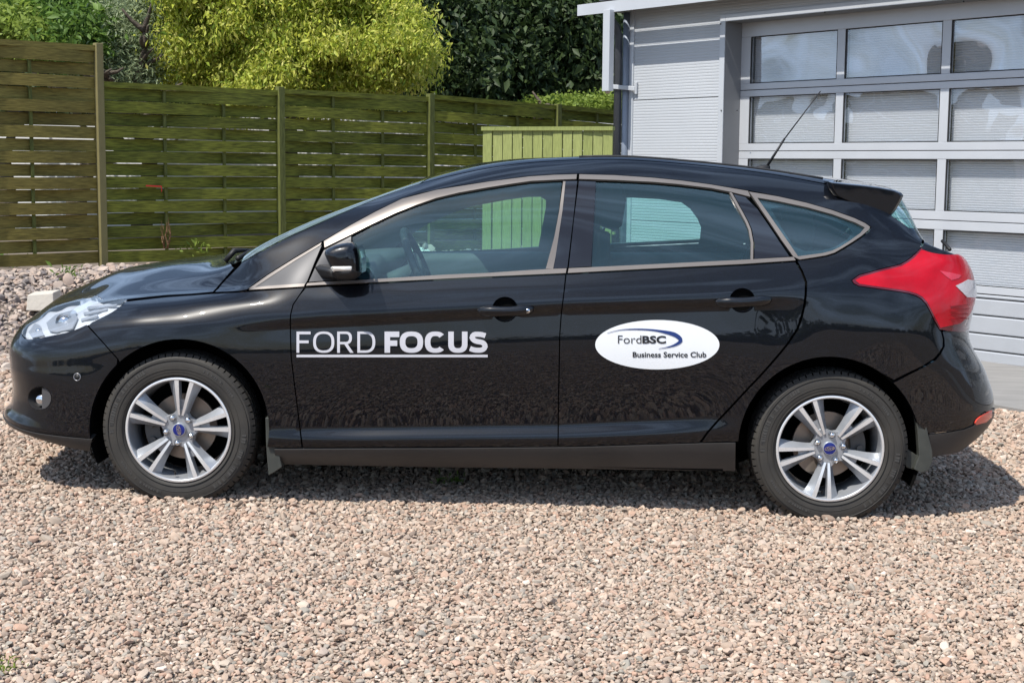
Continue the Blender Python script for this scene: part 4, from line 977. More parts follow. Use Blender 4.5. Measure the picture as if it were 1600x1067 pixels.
# ---------------------------------------------------------------- interior
def f2n(px, py, inset=.13):      # a point seen on the far side -> the same place on the near side, as a pixel
    q = unpx(px, py, 2*MID-inset); return tuple(proj(np.array([q[0], inset, q[2]])))
hole1 = [f2n(*p, .19) for p in [(600,393),(628,370),(660,349),(700,330),(740,315),(790,305),(825,300),(845,300),(853,306),(853,318),(848,345),(840,386),(760,389),(680,392)]]
hole2 = [f2n(*p, .19) for p in [(940,302),(985,300),(1030,302),(1065,307),(1080,318),(1093,335),(1100,350),(1100,370),(1098,379),(1030,382),(940,385)]]
hole3 = [f2n(*p, .17) for p in [(1213,337),(1225,340),(1240,350),(1228,360),(1222,350)]]
trimpoly = [(400,446),(505,370),(549,344),(628,303),(700,288),(764,275),(827,266),(904,262),(1020,266),(1110,276),(1167,285),(1260,303),(1335,330),(1356,357),(1332,378),(1300,396),(1243,406),(1160,416),(900,426),(700,436),(480,447)]
panel('pillar_trim', trimpoly, INTER, CAR, gap=0, off=-.05, depth=0, step=.03, side='far', holes=[hole1, hole2, hole3])
# window sill roll and door cards, both sides
for s in (0, 1):
    y = .13 if not s else 2*MID-.13; sg = 1 if not s else -1
    b = MB(); v = []; f = []
    for i, (lx, z) in enumerate([(-.80,.945),(-.4,.965),(0,.978),(.4,.985),(.9,.995),(1.25,1.0)]):
        v += [(lx, y-sg*.035, z-.04), (lx, y+sg*.0, z-.012), (lx, y+sg*.05, z-.02), (lx, y+sg*.065, z-.06), (lx, y+sg*.03, z-.28), (lx, y+sg*.05, z-(.40 if lx < .8 else .285)), (lx, y+sg*.01, .30 if lx < .8 else z-.29)]
    for i in range(5):
        for k in range(6): f.append((7*i+k, 7*i+k+1, 7*i+8+k, 7*i+7+k))
    if s == 1: b.add(v, f); b.build('door_card', INTER, CAR, True)
    else: b.add([(p[0], p[1], p[2]-.055) for p in v], f); b.build('door_card', INTER, CAR, True)
# dashboard
b = MB(); v = []; f = []; ys = np.linspace(.16, 2*MID-.16, 13)
for y in ys:
    hood_ = .035*math.exp(-((y-.52)/.17)**2)
    v += [(-.98,y,.90),(-.80,y,.955),(-.66,y,.968+hood_),(-.565,y,.972+hood_),(-.54,y,.935+hood_*.6),(-.60,y,.86),(-.54,y,.78),(-.56,y,.60),(-.8,y,.45)]
for i in range(12):
    for k in range(8): f.append((9*i+k, 9*i+k+1, 9*i+10+k, 9*i+9+k))
b.add(v, f); b.build('dashboard', INTER, CAR, True)
# steering wheel: a ring tilted towards the driver
c = unpx(657, 408, .50); ang = math.radians(24); v = []; f = []; n = 48; m = 10
c[2] -= .035
ax = np.array([math.cos(ang), 0, -math.sin(ang)*-1.0]); ax = np.array([-math.cos(ang), 0, math.sin(ang)*-1])
up = np.array([-math.sin(ang), 0, math.cos(ang)]); side = np.array([0, 1., 0])
nrm = np.cross(side, up)
for k in range(n):
    a = 2*math.pi*k/n; rd = up*math.cos(a)+side*math.sin(a); cc = c+rd*.178
    for j in range(m): w_ = 2*math.pi*j/m; v.append(tuple(cc+rd*.0165*math.cos(w_)+nrm*.0165*math.sin(w_)))
for k in range(n):
    for j in range(m): f.append((k*m+j, k*m+(j+1) % m, ((k+1) % n)*m+(j+1) % m, ((k+1) % n)*m+j))
st = mesh('steering_wheel', v, f, M('steering_leather', (.035,.037,.04), .45, bump=(200,.2,.001)), CAR, True)
b = MB()
for a in (math.radians(100), math.radians(-100), math.radians(180)):
    rd = up*math.cos(a)+side*math.sin(a); b.tube([c+rd*.172, c+rd*.05-nrm*.02], [.016, .03], 8)
b.tube([c-nrm*.035, c+nrm*.01], [.06, .075], 18); b.build('steering_spokes', INTER, st, True)
b = MB(); b.tube([c-nrm*.03, c-nrm*.20], .04, 12); b.build('steering_column', INTER, st, True)
# seats
def seat(name, yc, lx, zh, rear=False):
    w = .25 if not rear else .23; s = empty(name); s.parent = CAR
    def cushion(nm, pts, th, wd, mat=FABRIC):
        b = MB(); v = []; f = []; ns = 11
        for i, (x, z, t_) in enumerate(pts):
            for k in range(ns):
                a = 2*math.pi*k/ns; cy = math.copysign(abs(math.cos(a))**.5, math.cos(a)); sx = math.copysign(abs(math.sin(a))**.7, math.sin(a))
                dx, dz = pts[min(i+1, len(pts)-1)][0]-pts[max(i-1, 0)][0], pts[min(i+1, len(pts)-1)][1]-pts[max(i-1, 0)][1]; l = math.hypot(dx, dz); nx, nz = -dz/l, dx/l
                v.append((x+nx*sx*th*t_, yc+cy*wd*(.55+.45*min(t_, 1)), z+nz*sx*th*t_))
        for i in range(len(pts)-1):
            for k in range(ns): f.append((i*ns+k, i*ns+(k+1) % ns, (i+1)*ns+(k+1) % ns, (i+1)*ns+k))
        f += [tuple(range(ns))[::-1], tuple((len(pts)-1)*ns+k for k in range(ns))]
        b.add(v, f); return b.build(nm, mat, s, True)
    cushion('seat_cushion', [(lx-.52,.50,.5),(lx-.47,.51,1),(lx-.2,.49,1),(lx-.02,.47,.9)], .075, w)
    cushion('backrest', [(lx-.03,.46,.8),(lx+.03,.60,1),(lx+.09,.78,1.0),(lx+.145,.94,.9),(lx+.165,zh-.215,.5)], .07, w*.95)
    cushion('headrest', [(lx+.185,zh-.195,.5),(lx+.19,zh-.18,.95),(lx+.195,zh-.07,1.1),(lx+.20,zh-.015,.8),(lx+.20,zh,.35)], .062, .135)
    b = MB()
    for q in (-.06, .06): b.tube([(lx+.16, yc+q, zh-.24), (lx+.187, yc+q, zh-.13)], .007, 8)
    b.build('headrest_post', CHROME, s, True)
hx = unpx(952, 330, .52)
seat('front_seat', .50, hx[0]-.195, hx[2]+.125); seat('front_seat', 2*MID-.50, hx[0]-.25, hx[2]+.10)
seat('rear_seat', .45, hx[0]+.60, hx[2]+.02, True); seat('rear_seat', 2*MID-.45, hx[0]+.60, hx[2]+.02, True)
# headliner: a dark skin under the roof
panel('headliner', [(640,300),(700,288),(764,277),(827,269),(904,265),(1020,269),(1110,279),(1167,289),(1260,306),(1300,316),('uv',ui(26.5),TV[-1]),('uv',ui(22),TV[-1]),('uv',ui(17.8),TV[-1])], M('headliner_cloth', (.30,.29,.27), .9), CAR, gap=0, off=-.045, depth=0, full=True, step=.06)
# ---------------------------------------------------------------- ground
def gz(x, y):      # flat yard, slightly tilted; a stone bank climbs to the fence on the far side
    xx = np.clip(x, -14, 14); z = GZ+GS*xx
    d = ((x+3.45)*.684-(y-12.3)*.73)      # distance in front of the fence line
    t = np.clip((2.3-d)/2.0, 0, 1); t = t*t*(3-2*t); rise = (.56-z)*t
    m = np.clip((12.6-y)*.0+1, 0, 1)
    side = np.clip((2.2-x)/1.5, 0, 1)
    return z+rise*side
def grid_mesh(name, xs, ys, zf, mat, kind='structure'):
    X, Y = np.meshgrid(xs, ys, indexing='ij'); Z = zf(X, Y); v = np.stack([X, Y, Z], -1).reshape(-1, 3); ny = len(ys)
    f = [(i*ny+j, (i+1)*ny+j, (i+1)*ny+j+1, i*ny+j+1) for i in range(len(xs)-1) for j in range(ny-1)]
    return mesh(name, v, f, mat, None, True, kind)
xs = np.concatenate([[-400,-150,-60,-30,-14], np.arange(-10, 10.01, .25), [14,30,60,150,400]]); ys = np.concatenate([[-400,-150,-60,-30,-14,-8], np.arange(-4, 22.01, .25), [30,60,150,400]])
GM = M('yard_subsoil', (.10, .08, .065), .95, spec=.1, noise=(1.2, .8, (.24, .20, .165), 8), bump=(60, .6, .01))
grid_mesh('ground', xs, ys, gz, GM)
# ---------------------------------------------------------------- stones
def stone(seed, r=1.0, flat=.62, sub=2):
    bm = bmesh.new(); bmesh.ops.create_icosphere(bm, subdivisions=sub, radius=1); rr = random.Random(seed)
    pl = [(Vector((rr.gauss(0, 1), rr.gauss(0, 1), rr.gauss(0, 1))).normalized(), rr.uniform(.42, .8)) for _ in range(10)]
    sx, sy, sz = rr.uniform(.8, 1.25), rr.uniform(.65, 1.0), flat*rr.uniform(.75, 1.2)
    for v in bm.verts:
        for n, d in pl:
            k = v.co.dot(n)
            if k > d: v.co -= n*(k-d)*.92
        v.co = Vector((v.co.x*sx, v.co.y*sy, v.co.z*sz))*r
    me = bpy.data.meshes.new('stone'); bm.to_mesh(me); bm.free(); me.shade_flat() if sub < 2 else me.shade_smooth()
    o = bpy.data.objects.new('s', me); autosmooth(o, 24); bpy.data.objects.remove(o); return me
GRAV = randmat('gravel_stone', [(0.325, 0.235, 0.176), (0.411, 0.314, 0.243), (0.382, 0.249, 0.183), (0.477, 0.387, 0.308), (0.286, 0.23, 0.183), (0.44, 0.331, 0.257), (0.343, 0.303, 0.257), (0.411, 0.268, 0.196), (0.515, 0.424, 0.342), (0.315, 0.222, 0.162), (0.382, 0.303, 0.239), (0.448, 0.368, 0.291), (0.269, 0.249, 0.213), (0.477, 0.35, 0.263), (0.197, 0.148, 0.117), (0.61, 0.507, 0.423)], .9, .25, noise=(55, .22))
RUB = randmat('rubble_stone', [(0.285, 0.239, 0.215), (0.38, 0.304, 0.249), (0.209, 0.184, 0.181), (0.437, 0.359, 0.301), (0.314, 0.23, 0.189), (0.475, 0.405, 0.344), (0.133, 0.12, 0.12), (0.361, 0.294, 0.249), (0.437, 0.331, 0.267)], .9, .25, noise=(30, .25))
def stones_hidden(meshes, mat):
    c = bpy.data.collections.new('stone_kinds')
    for m in meshes:
        m.materials.append(mat); o = bpy.data.objects.new('stone_kind', m); c.objects.link(o)
    return c
def scatter(name, pts, scl, kinds, label=None, cat=None):
    """real stones: one instance per point, all in one gravel object"""
    n = len(pts); me = bpy.data.meshes.new(name); me.vertices.add(n); me.vertices.foreach_set('co', np.asarray(pts, np.float32).ravel())
    a = me.attributes.new('scl', 'FLOAT', 'POINT'); a.data.foreach_set('value', np.asarray(scl, np.float32))
    rot = np.stack([RNG.normal(0, .35, n), RNG.normal(0, .35, n), RNG.uniform(0, 6.283, n)], 1)
    a = me.attributes.new('rot', 'FLOAT_VECTOR', 'POINT'); a.data.foreach_set('vector', rot.astype(np.float32).ravel())
    o = bpy.data.objects.new(name, me); COL.objects.link(o)
    g = bpy.data.node_groups.new(name, 'GeometryNodeTree'); g.interface.new_socket('Geometry', in_out='INPUT', socket_type='NodeSocketGeometry'); g.interface.new_socket('Geometry', in_out='OUTPUT', socket_type='NodeSocketGeometry')
    N = g.nodes.new; L = g.links.new; gi = N('NodeGroupInput'); go = N('NodeGroupOutput'); ci = N('GeometryNodeCollectionInfo'); ci.inputs['Collection'].default_value = kinds
    ci.inputs['Separate Children'].default_value = True; ci.inputs['Reset Children'].default_value = True
    ip = N('GeometryNodeInstanceOnPoints'); ip.inputs['Pick Instance'].default_value = True
    s = N('GeometryNodeInputNamedAttribute'); s.data_type = 'FLOAT'; s.inputs[0].default_value = 'scl'
    r = N('GeometryNodeInputNamedAttribute'); r.data_type = 'FLOAT_VECTOR'; r.inputs[0].default_value = 'rot'
    mp = N('GeometryNodeMeshToPoints'); L(gi.outputs[0], mp.inputs[0]); L(mp.outputs[0], ip.inputs['Points']); L(ci.outputs[0], ip.inputs['Instance'])
    L(s.outputs['Attribute'], ip.inputs['Scale']); L(r.outputs['Attribute'], ip.inputs['Rotation']); L(ip.outputs[0], go.inputs[0])
    md = o.modifiers.new('scatter', 'NODES'); md.node_group = g
    tag(o, label, cat, kind='stuff'); return o
GK = stones_hidden([stone(i, 1.0, .62, 2) for i in range(9)], GRAV)
def jitter(x0, x1, y0, y1, sp):
    xs = np.arange(x0, x1, sp); ys = np.arange(y0, y1, sp); X, Y = np.meshgrid(xs, ys); p = np.stack([X.ravel(), Y.ravel()], 1)
    return p+RNG.uniform(-.5, .5, p.shape)*sp*1.25
def apron_mask(p):     # concrete apron in front of the garage door
    n = GN2; d = (p[:, 0]-DP0[0])*n[0]+(p[:, 1]-DP0[1])*n[1]; return d < APR
# garage frame first: directions shared by wall, door and apron
gw = np.array([-.781, 1.0, 0]); gw /= np.linalg.norm(gw); gn = np.array([-gw[1], gw[0], 0])    # gn points at the camera side
if gn[1] > 0: gn = -gn
DP0 = at_depth(1575, 578, 10.8); GN2 = gn[:2]
e_ = on_plane(1580, 645, np.array([0, 0, GZ+GS*3.3]), (0, 0, 1)); APR = float((e_[:2]-DP0[:2])@GN2)
tiers = [(3.55, 5.2, .0134), (5.2, 6.6, .0148), (6.6, 8.6, .0190), (8.6, 12.4, .027), (1.6, 3.55, .0185), (-2.5, 1.6, .03)]
pts = []; scl = []
for (ya, yb, sp) in tiers:
    w = .38*yb+.55 if yb > 3.6 else (2.6 if yb > 3 else 4.5)
    p = jitter(-w, w, ya, yb, sp); p = p[np.abs(p[:, 0]) < np.maximum(p[:, 1]*.365+.35, 0 if yb > 3.6 else 5)]
    p = p[~apron_mask(p)]; d = (p[:, 0]+3.45)*.684-(p[:, 1]-12.3)*.73; p = p[(d > 1.9) | (p[:, 0] > 1.0)]
    p = p[~((np.abs(p[:, 0]) < 1.0) & (p[:, 1] > 6.7) & (p[:, 1] < 7.4) & (RNG.random(len(p)) < .3))]
    s = sp*.70*np.exp(RNG.normal(0, .26, len(p))); big = RNG.random(len(p)) < .02; s[big] *= 1.6
    z = gz(p[:, 0], p[:, 1])+RNG.uniform(-.35, .55, len(p))*s
    # gentle ruts and bumps
    z += .004*np.sin(p[:, 0]*3.1+1)*np.sin(p[:, 1]*2.3)+.004
    pts.append(np.stack([p[:, 0], p[:, 1], z], 1)); scl.append(s)
for (lx_) in (-WB/2, WB/2):      # gravel pushed up round the tyres' contact patches
    c_ = c2w(np.array([lx_, .14, 0])); p = RNG.normal(size=(520, 2))*np.array([.17, .10])+c_[:2]; sxy = np.abs((p-c_[:2])@np.array([1, 0])); s = .0115*np.exp(RNG.normal(0, .3, 520))
    m_ = (p[:, 1] < c_[1]-.10) | (sxy > .12); p = p[m_]; s = s[m_]; pts.append(np.stack([p[:, 0], p[:, 1], gz(p[:, 0], p[:, 1])+.010+RNG.uniform(0, .008, len(p))], 1)); scl.append(s)
p = jitter(-6.0, 6.0, -2.5, 12.0, .034); p = p[(np.abs(p[:, 0]) > np.where(p[:, 1] > 3.55, p[:, 1]*.365+.35, np.where(p[:, 1] > 1.6, 2.6, 4.5))) & ~apron_mask(p)]     # the yard to either side of the view
d = (p[:, 0]+3.45)*.684-(p[:, 1]-12.3)*.73; p = p[(d > 1.9) | (p[:, 0] > 1.0)]; s = .023*np.exp(RNG.normal(0, .25, len(p))); pts.append(np.stack([p[:, 0], p[:, 1], gz(p[:, 0], p[:, 1])], 1)); scl.append(s)
n_ = 260; yy_ = RNG.uniform(3.7, 8.5, n_); p = np.stack([RNG.uniform(-1, 1, n_)*yy_*.36, yy_], 1); p = p[~apron_mask(p)]; s = RNG.uniform(.016, .026, len(p)); pts.append(np.stack([p[:, 0], p[:, 1], gz(p[:, 0], p[:, 1])+.008], 1)); scl.append(s)
pts = np.concatenate(pts); scl = np.concatenate(scl)
scatter('gravel', pts, scl, GK, 'pinkish beige crushed gravel covering the yard')
# rubble bank below the fence: countable larger stones as objects, smaller ones as one mass
RKM = [stone(40+i, 1.0, .75, 2) for i in range(6)]
RK = stones_hidden(RKM, RUB)
p = jitter(-7.5, 3.2, 7.5, 16.5, .032); d = (p[:, 0]+3.45)*.684-(p[:, 1]-12.3)*.73; p = p[(d < 2.25) & (d > .08) & (p[:, 0] < 2.2)]
s = .021*np.exp(RNG.normal(0, .35, len(p)))
scatter('rubble', np.stack([p[:, 0], p[:, 1], gz(p[:, 0], p[:, 1])+RNG.uniform(-.2, .5, len(p))*s], 1), s, RK, 'grey and pale crushed rubble on the bank below the fence')
BANK = empty('stone_bank'); BANK['kind'] = 'structure'
k = 0
for i in range(2600):
    x = random.uniform(-4.6, -1.6); y = random.uniform(9.5, 13.2); d = (x+3.45)*.684-(y-12.3)*.73
    if not (.12 < d < 2.3): continue
    r = random.uniform(.028, .05) if random.random() < .93 else random.uniform(.05, .07)
    o = bpy.data.objects.new('stone', random.choice(RKM)); COL.objects.link(o); o.parent = BANK
    o.location = (x, y, float(gz(np.array(x), np.array(y)))+r*.35); o.scale = (r, r, r); o.rotation_euler = (random.gauss(0, .4), random.gauss(0, .4), random.uniform(0, 6.28)); k += 1
    if k >= 240: break
for (px, py, r) in [(640,391,.07),(650,388,.08),(660,392,.07),(612,393,.06),(625,391,.07),(672,393,.07),(632,386,.06),(645,394,.06),(597,395,.05),(665,387,.05)]:
    q = at_depth(px, py, 13.9); o = bpy.data.objects.new('stone', RKM[k % 6]); k += 1; COL.objects.link(o); o.parent = BANK; o.location = q; o.scale = (r,)*3; o.rotation_euler = (random.random(), random.random(), random.random()*6)
zc = float(gz(np.array(-2.6), np.array(13.0)))
# heap of white rubble seen through the car window
p = RNG.normal(0, 1, (260, 2))*np.array([.22, .12])+np.array([-.93, 13.7]); s = RNG.uniform(.03, .055, 260)
hh = .13*np.exp(-((p[:, 0]+.93)/.36)**2-((p[:, 1]-13.7)/.26)**2)
WR = stones_hidden([stone(70+i, 1, .8, 2) for i in range(3)], randmat('white_stone', [(.62,.60,.56),(.72,.70,.66),(.50,.47,.43)], .9))
scatter('rubble', np.stack([p[:, 0], p[:, 1], gz(p[:, 0], p[:, 1])+hh+.02], 1), s*.8, WR, 'small heap of white rubble by the fence, seen through the car')
# pale concrete block half buried at the foot of the bank
q = at_depth(68, 478, 10.6); MC = M('weathered_concrete', (.42,.39,.34), .9, noise=(6, .7, (.55,.51,.45), 8), bump=(40, .4, .01))
b = MB(); b.hexa([(-.105,-.07,-.05),(.105,-.10,-.05),(.105,.10,-.05),(-.105,.12,-.05),(-.095,-.06,.065),(.10,-.09,.085),(.095,.10,.092),(-.095,.10,.075)]); o = b.build('concrete_block', MC, bevel=.008)
o.location = (q[0], q[1], q[2]+.02); tag(o, 'pale concrete block lying in the rubble left of the bonnet', 'block')
# ---------------------------------------------------------------- concrete apron
t = np.array([gw[0], gw[1]]); A = []
v = []
for (s_, d_) in [(-14, .0), (3.2, .0), (3.2, APR), (-14, APR)]:
    x, y = DP0[0]+t[0]*s_+GN2[0]*d_, DP0[1]+t[1]*s_+GN2[1]*d_; v.append((x, y, GZ+GS*min(x, 14)+.028))
v2 = [(x, y, z-.2) for x, y, z in v]
mesh('concrete_apron', v2+v, [(0,1,2,3),(4,5,6,7),(0,1,5,4),(1,2,6,5),(2,3,7,6),(3,0,4,7)], M('apron_concrete', (.17,.165,.16), .9, noise=(2.5, .7, (.27,.262,.25), 9, (1, 4, 1)), bump=(50, .4, .006)), None, kind='structure')
# ---------------------------------------------------------------- woven fence
FO = np.array([at_depth(155, 300, 12.3)[0], 12.3, 0]); FD = np.array([1.066, 1.0, 0]); FD /= np.linalg.norm(FD); FN = np.array([FD[1], -FD[0], 0])
def fpt(px, py, d=0): return on_plane(px, py, FO+FN*d, FN)
SLAT = randmat('stained_slat', [(0.111, 0.124, 0.016), (0.139, 0.15, 0.02), (0.092, 0.103, 0.015), (0.175, 0.181, 0.026), (0.12, 0.133, 0.019)], .75, .25, noise=(9, .55, (1.0, 1.0, 12)), bump=(.5, .004))
SLATY = randmat('weathered_slat', [(0.171, 0.138, 0.035), (0.227, 0.181, 0.049), (0.143, 0.114, 0.029), (0.189, 0.157, 0.041)], .8, .25, noise=(9, .4, (1.2, 1.2, 14)), bump=(.4, .004))
POSTM = randmat('stained_post', [(0.102, 0.115, 0.03), (0.119, 0.128, 0.038)], .75, .25, noise=(12, .3, (6, 6, 1)))
def fence_panel(root, pxa, pxb, ya, yb, rows, mats, postpx=None, ybota=None, ybotb=None, skew=0):
    A = fpt(pxa, ya[0]); B = fpt(pxb, yb[0]); A2 = fpt(pxa, ya[1]); B2 = fpt(pxb, yb[1])
    A2 = np.array([A[0], A[1], A2[2]]); B2 = np.array([B[0], B[1], B2[2]]); L = np.linalg.norm((B-A)[:2])
    m1, pm = mats
    def P(t, h, d): return (A*(1-t)+B*t)*(1-h)+(A2*(1-t)+B2*t)*h+FN*d
    hgt = A[2]-A2[2]; amp = .032; n = 26
    # top and bottom rails
    for h in (0.0,):
        b = MB(); hh = .034/hgt
        b.hexa([P(0,hh,.03),P(1,hh,.03),P(1,hh,-.03),P(0,hh,-.03),P(0,-.012/hgt,.03),P(1,-.012/hgt,.03),P(1,-.012/hgt,-.03),P(0,-.012/hgt,-.03)]); b.build('rail', m1, root)
    hh0 = .034/hgt
    for r in range(rows):
        h0 = hh0+(1-hh0)*(r+.02)/rows; h1 = hh0+(1-hh0)*(r+.955)/rows; sg = 1 if r % 2 else -1
        dr = random.uniform(-.003, .003)/hgt; tl = random.uniform(-.005, .005)/hgt; b = MB(); v = []
        for i in range(n+1):
            t = i/n; t2 = .012+t*.976; d = sg*amp*math.sin(t*math.pi*2)+.002*math.sin(t*9+r)
            bow = .006*math.sin(t*math.pi*random.choice([1, 1, 1]))*0
            for (h, q) in ((h0, -1), (h0, 1), (h1, 1), (h1, -1)): v.append(P(t2, h+dr+tl*(t-.5), d+q*.0045+ (.004 if h == h0 and q == 1 else 0)*0))
        f = []
        for i in range(n):
            for k_ in range(4): f.append((4*i+k_, 4*i+(k_+1) % 4, 4*i+4+(k_+1) % 4, 4*i+4+k_))
        f += [(0,1,2,3),(4*n+3,4*n+2,4*n+1,4*n)]
        b.add(v, f); b.build('slat', m1, root, False)
    for t in (1/3, 2/3):
        b = MB(); w = .013/L; b.hexa([P(t-w,1,.009),P(t+w,1,.009),P(t+w,1,-.009),P(t-w,1,-.009),P(t-w,.01,.009),P(t+w,.01,.009),P(t+w,.01,-.009),P(t-w,.01,-.009)]); b.build('batten', pm, root)
def post(root, px, ytop, ybot, w=.031, mat=POSTM):
    T = fpt(px, ytop, .02); b = MB(); z0 = min(fpt(px, ybot)[2]-.25, T[2]-1); c = T
    b.hexa([c+FD*s1*w+FN*s2*w+np.array([0, 0, z-T[2]]) for z in (z0, T[2]) for (s1, s2) in ((-1,-1),(1,-1),(1,1),(-1,1))]); b.build('post', mat, root, bevel=.004)
WF = empty('woven_fence', 'dark green stained woven slat fence running behind the car', 'fence', loc=tuple(FO)); WF.location = (0, 0, 0)
fence_panel(WF, 157, 436, (130, 412), (144, 402), 14, (SLAT, POSTM))
fence_panel(WF, 438, 671, (141, 404), (154, 395), 14, (SLAT, POSTM))
fence_panel(WF, 674, 871, (150, 394), (167, 387), 14, (SLAT, POSTM))
fence_panel(WF, 873, 1045, (166, 388), (183, 384), 14, (SLAT, POSTM))
for px, a_, b_ in [(437.5, 136, 404), (672.5, 147, 395), (872, 163, 388)]: post(WF, px, a_, b_)
LF = empty('woven_fence', 'taller weathered brown-green woven fence panel at the left edge', 'fence')
fence_panel(LF, -189, 150, (52, 426), (74, 412), 17, (SLATY, POSTM))
fence_panel(LF, -619, -193, (28, 444), (50, 428), 17, (SLATY, POSTM))
POSTY = M('weathered_post', (.16,.14,.055), .8, noise=(12, .6, (.20,.17,.07), 5))
post(LF, 153, 68, 414, mat=POSTY); post(LF, -191, 44, 428, mat=POSTY)
# red-white tape snagged in the slats, wire, dead weed
q = fpt(228, 290.5, .06); q2 = fpt(252, 291.5, .06); b = MB(); b.add([q+np.array([0,0,.006]), q2+np.array([0,0,.006]), q2-np.array([0,0,.006]), q-np.array([0,0,.006])], [(0,1,2,3)])
b.add([fpt(251.5,291,.06), fpt(253,291,.06), fpt(253,300,.06), fpt(252,300,.06)], [(0,1,2,3)]); tag(b.build('barrier_tape', M('red_tape', (.62,.02,.02), .5)), 'short strip of red tape caught between fence slats', 'tape')
DW = M('dry_stem', (.16,.085,.04), .9)
b = MB()
for i in range(9):
    x = 258+random.uniform(-3, 6); pts_ = [fpt(x, 388, .06)]; y = 388
    for j in range(4): y -= random.uniform(5, 14); x += random.uniform(-4, 4); pts_.append(fpt(x, y, .06+random.uniform(0, .05)))
    b.tube(pts_, [.005, .004, .003, .003, .0015], 5)
tag(b.build('dead_weed', DW), 'dry brown weed standing against the woven fence', 'weed')
# ---------------------------------------------------------------- light green picket fence by the garage
pn = np.array([-.40, -.917, 0]); pd = np.array([.917, -.40, 0]); PP = at_depth(755, 200, 12.6)
PICK = randmat('light_green_board', [(0.24, 0.272, 0.086), (0.265, 0.296, 0.103), (0.224, 0.256, 0.082)], .7, .3, noise=(14, .18, (8, 8, 1)))
PF = empty('picket_fence', 'light green painted board fence beside the garage corner', 'fence')
def ppt(px, py, d=0): return on_plane(px, py, PP+pn*d, pn)
zb = float(GZ)-.02
edges = np.linspace(755.5, 959, 14)
for i in range(13):
    x0_, x1_ = edges[i], edges[i+1]-1.6; yt = 206+ (3 if False else 0)
    a, b_ = ppt(x0_, 204), ppt(x1_, 204); jj = random.uniform(-.004, .004); b = MB()
    if i == 2: b_ = b_+pd*.0
    tw = random.uniform(-.006, .006)
    b.hexa([np.array([p_[0], p_[1], z_])+pn*(q_+(tw if p_ is b_ else 0)) for z_ in (zb, a[2]) for (p_, q_) in ((a, .01+jj), (b_, .01+jj), (b_, -.008+jj), (a, -.008+jj))]); b.build('board', PICK, PF)
for (y0_, y1_, d0, d1) in [(198.5, 204.5, .03, -.03), (357, 361, -.012, -.05)]:
    b = MB(); a, b_ = ppt(754, y0_), ppt(959, y0_+.2); a2, b2 = ppt(754, y1_), ppt(959, y1_)
    m_ = lambda p_, z_, q_: np.array([p_[0], p_[1], z_])+pn*q_
    b.hexa([m_(a,a2[2],d0),m_(b_,a2[2],d0),m_(b_,a2[2],d1),m_(a,a2[2],d1),m_(a,a[2],d0),m_(b_,a[2],d0),m_(b_,a[2],d1),m_(a,a[2],d1)]); b.build('rail', PICK, PF)
# ---------------------------------------------------------------- shed, and a pale wall added to brighten the fence gaps
WHW = M('pale_render', (.70,.70,.69), .9, noise=(3, .5, (.78,.78,.77), 5))
b = MB(); b.box((-9.5, 18.6, .2), (1.4, 21.0, 2.0)); o = b.build('added_pale_wall', WHW); tag(o, 'pale wall added beyond the woven fence to brighten the gaps between its slats', 'wall')
SH = empty('garden_shed', 'small grey shed with a flat metal roof edge beyond the fence', 'shed')
a = at_depth(914, 128, 22.5); c = at_depth(1010, 122, 22.5)
b = MB(); b.box((a[0]+.15, 22.6, .3), (c[0]+1, 25, a[2]-.03)); b.build('wall', M('shed_wall', (.34,.35,.37), .8, noise=(3,.5,(.4,.41,.43),4)), SH)
b = MB(); b.box((a[0]-.05, 22.3, a[2]-.03), (c[0]+1.2, 25.3, a[2]+.035)); b.build('roof', M('shed_roof', (.55,.56,.6), .5, metal=.3), SH)
# ---------------------------------------------------------------- garage
GA = empty('garage', 'grey ribbed-panel garage with a wide glazed sectional door', 'garage')
REC = .20                                  # the door sits this far behind the wall face
def dpt(px, py, d=0): return on_plane(px, py, DP0+gn*d, gn)         # d = distance in front of the door plane
def wpt(px, py, d=0): return dpt(px, py, REC+d)
def sc_(p): return float(np.dot(p-DP0, gw))                          # coordinate along the wall (grows to the left)
def G(s, z, d): return DP0*np.array([1, 1, 0])+gw*s+gn*d+np.array([0, 0, z])
def gbox(name, s0, s1, z0, z1, d0, d1, mat, parent=GA, bevel=0, kind=None):
    b = MB(); b.hexa([G(s, z, d) for z in (z0, z1) for (s, d) in ((s0, d0), (s0, d1), (s1, d1), (s1, d0))]); return b.build(name, mat, parent, bevel=bevel, kind=kind)
WALLM = M('light_grey_coated_steel', (.42,.44,.465), .45, spec=.4, noise=(1.5, .5, (.47,.49,.515), 6), bump=(30, .05, .003))
ALUG = M('white_aluminium', (.46,.48,.51), .38, metal=.1, noise=(4, .5, (.50,.52,.55), 5))
DGREY = M('zinc_grey', (.06,.065,.075), .5, metal=.3, noise=(8, .5, (.08,.085,.095), 5))
BLUEG = M('blue_grey_pipe', (.17,.20,.25), .45, metal=.2, noise=(8, .5, (.2,.23,.28), 5))
RUBB = M('rubber_gasket', (.012,.012,.012), .7)
# key coordinates read off the picture
s_corner = sc_(wpt(990, 150)); s_open = sc_(wpt(1131, 150)); z_fascia = wpt(1127, 0, .42)[2]
z_head = wpt(1126, 35)[2]; s_doorL = sc_(dpt(1155, 200)); zf = DP0[2]
s_right = -7.0; z_top = wpt(1127, 0, .28)[2]+.058
S_JAMB = s_open
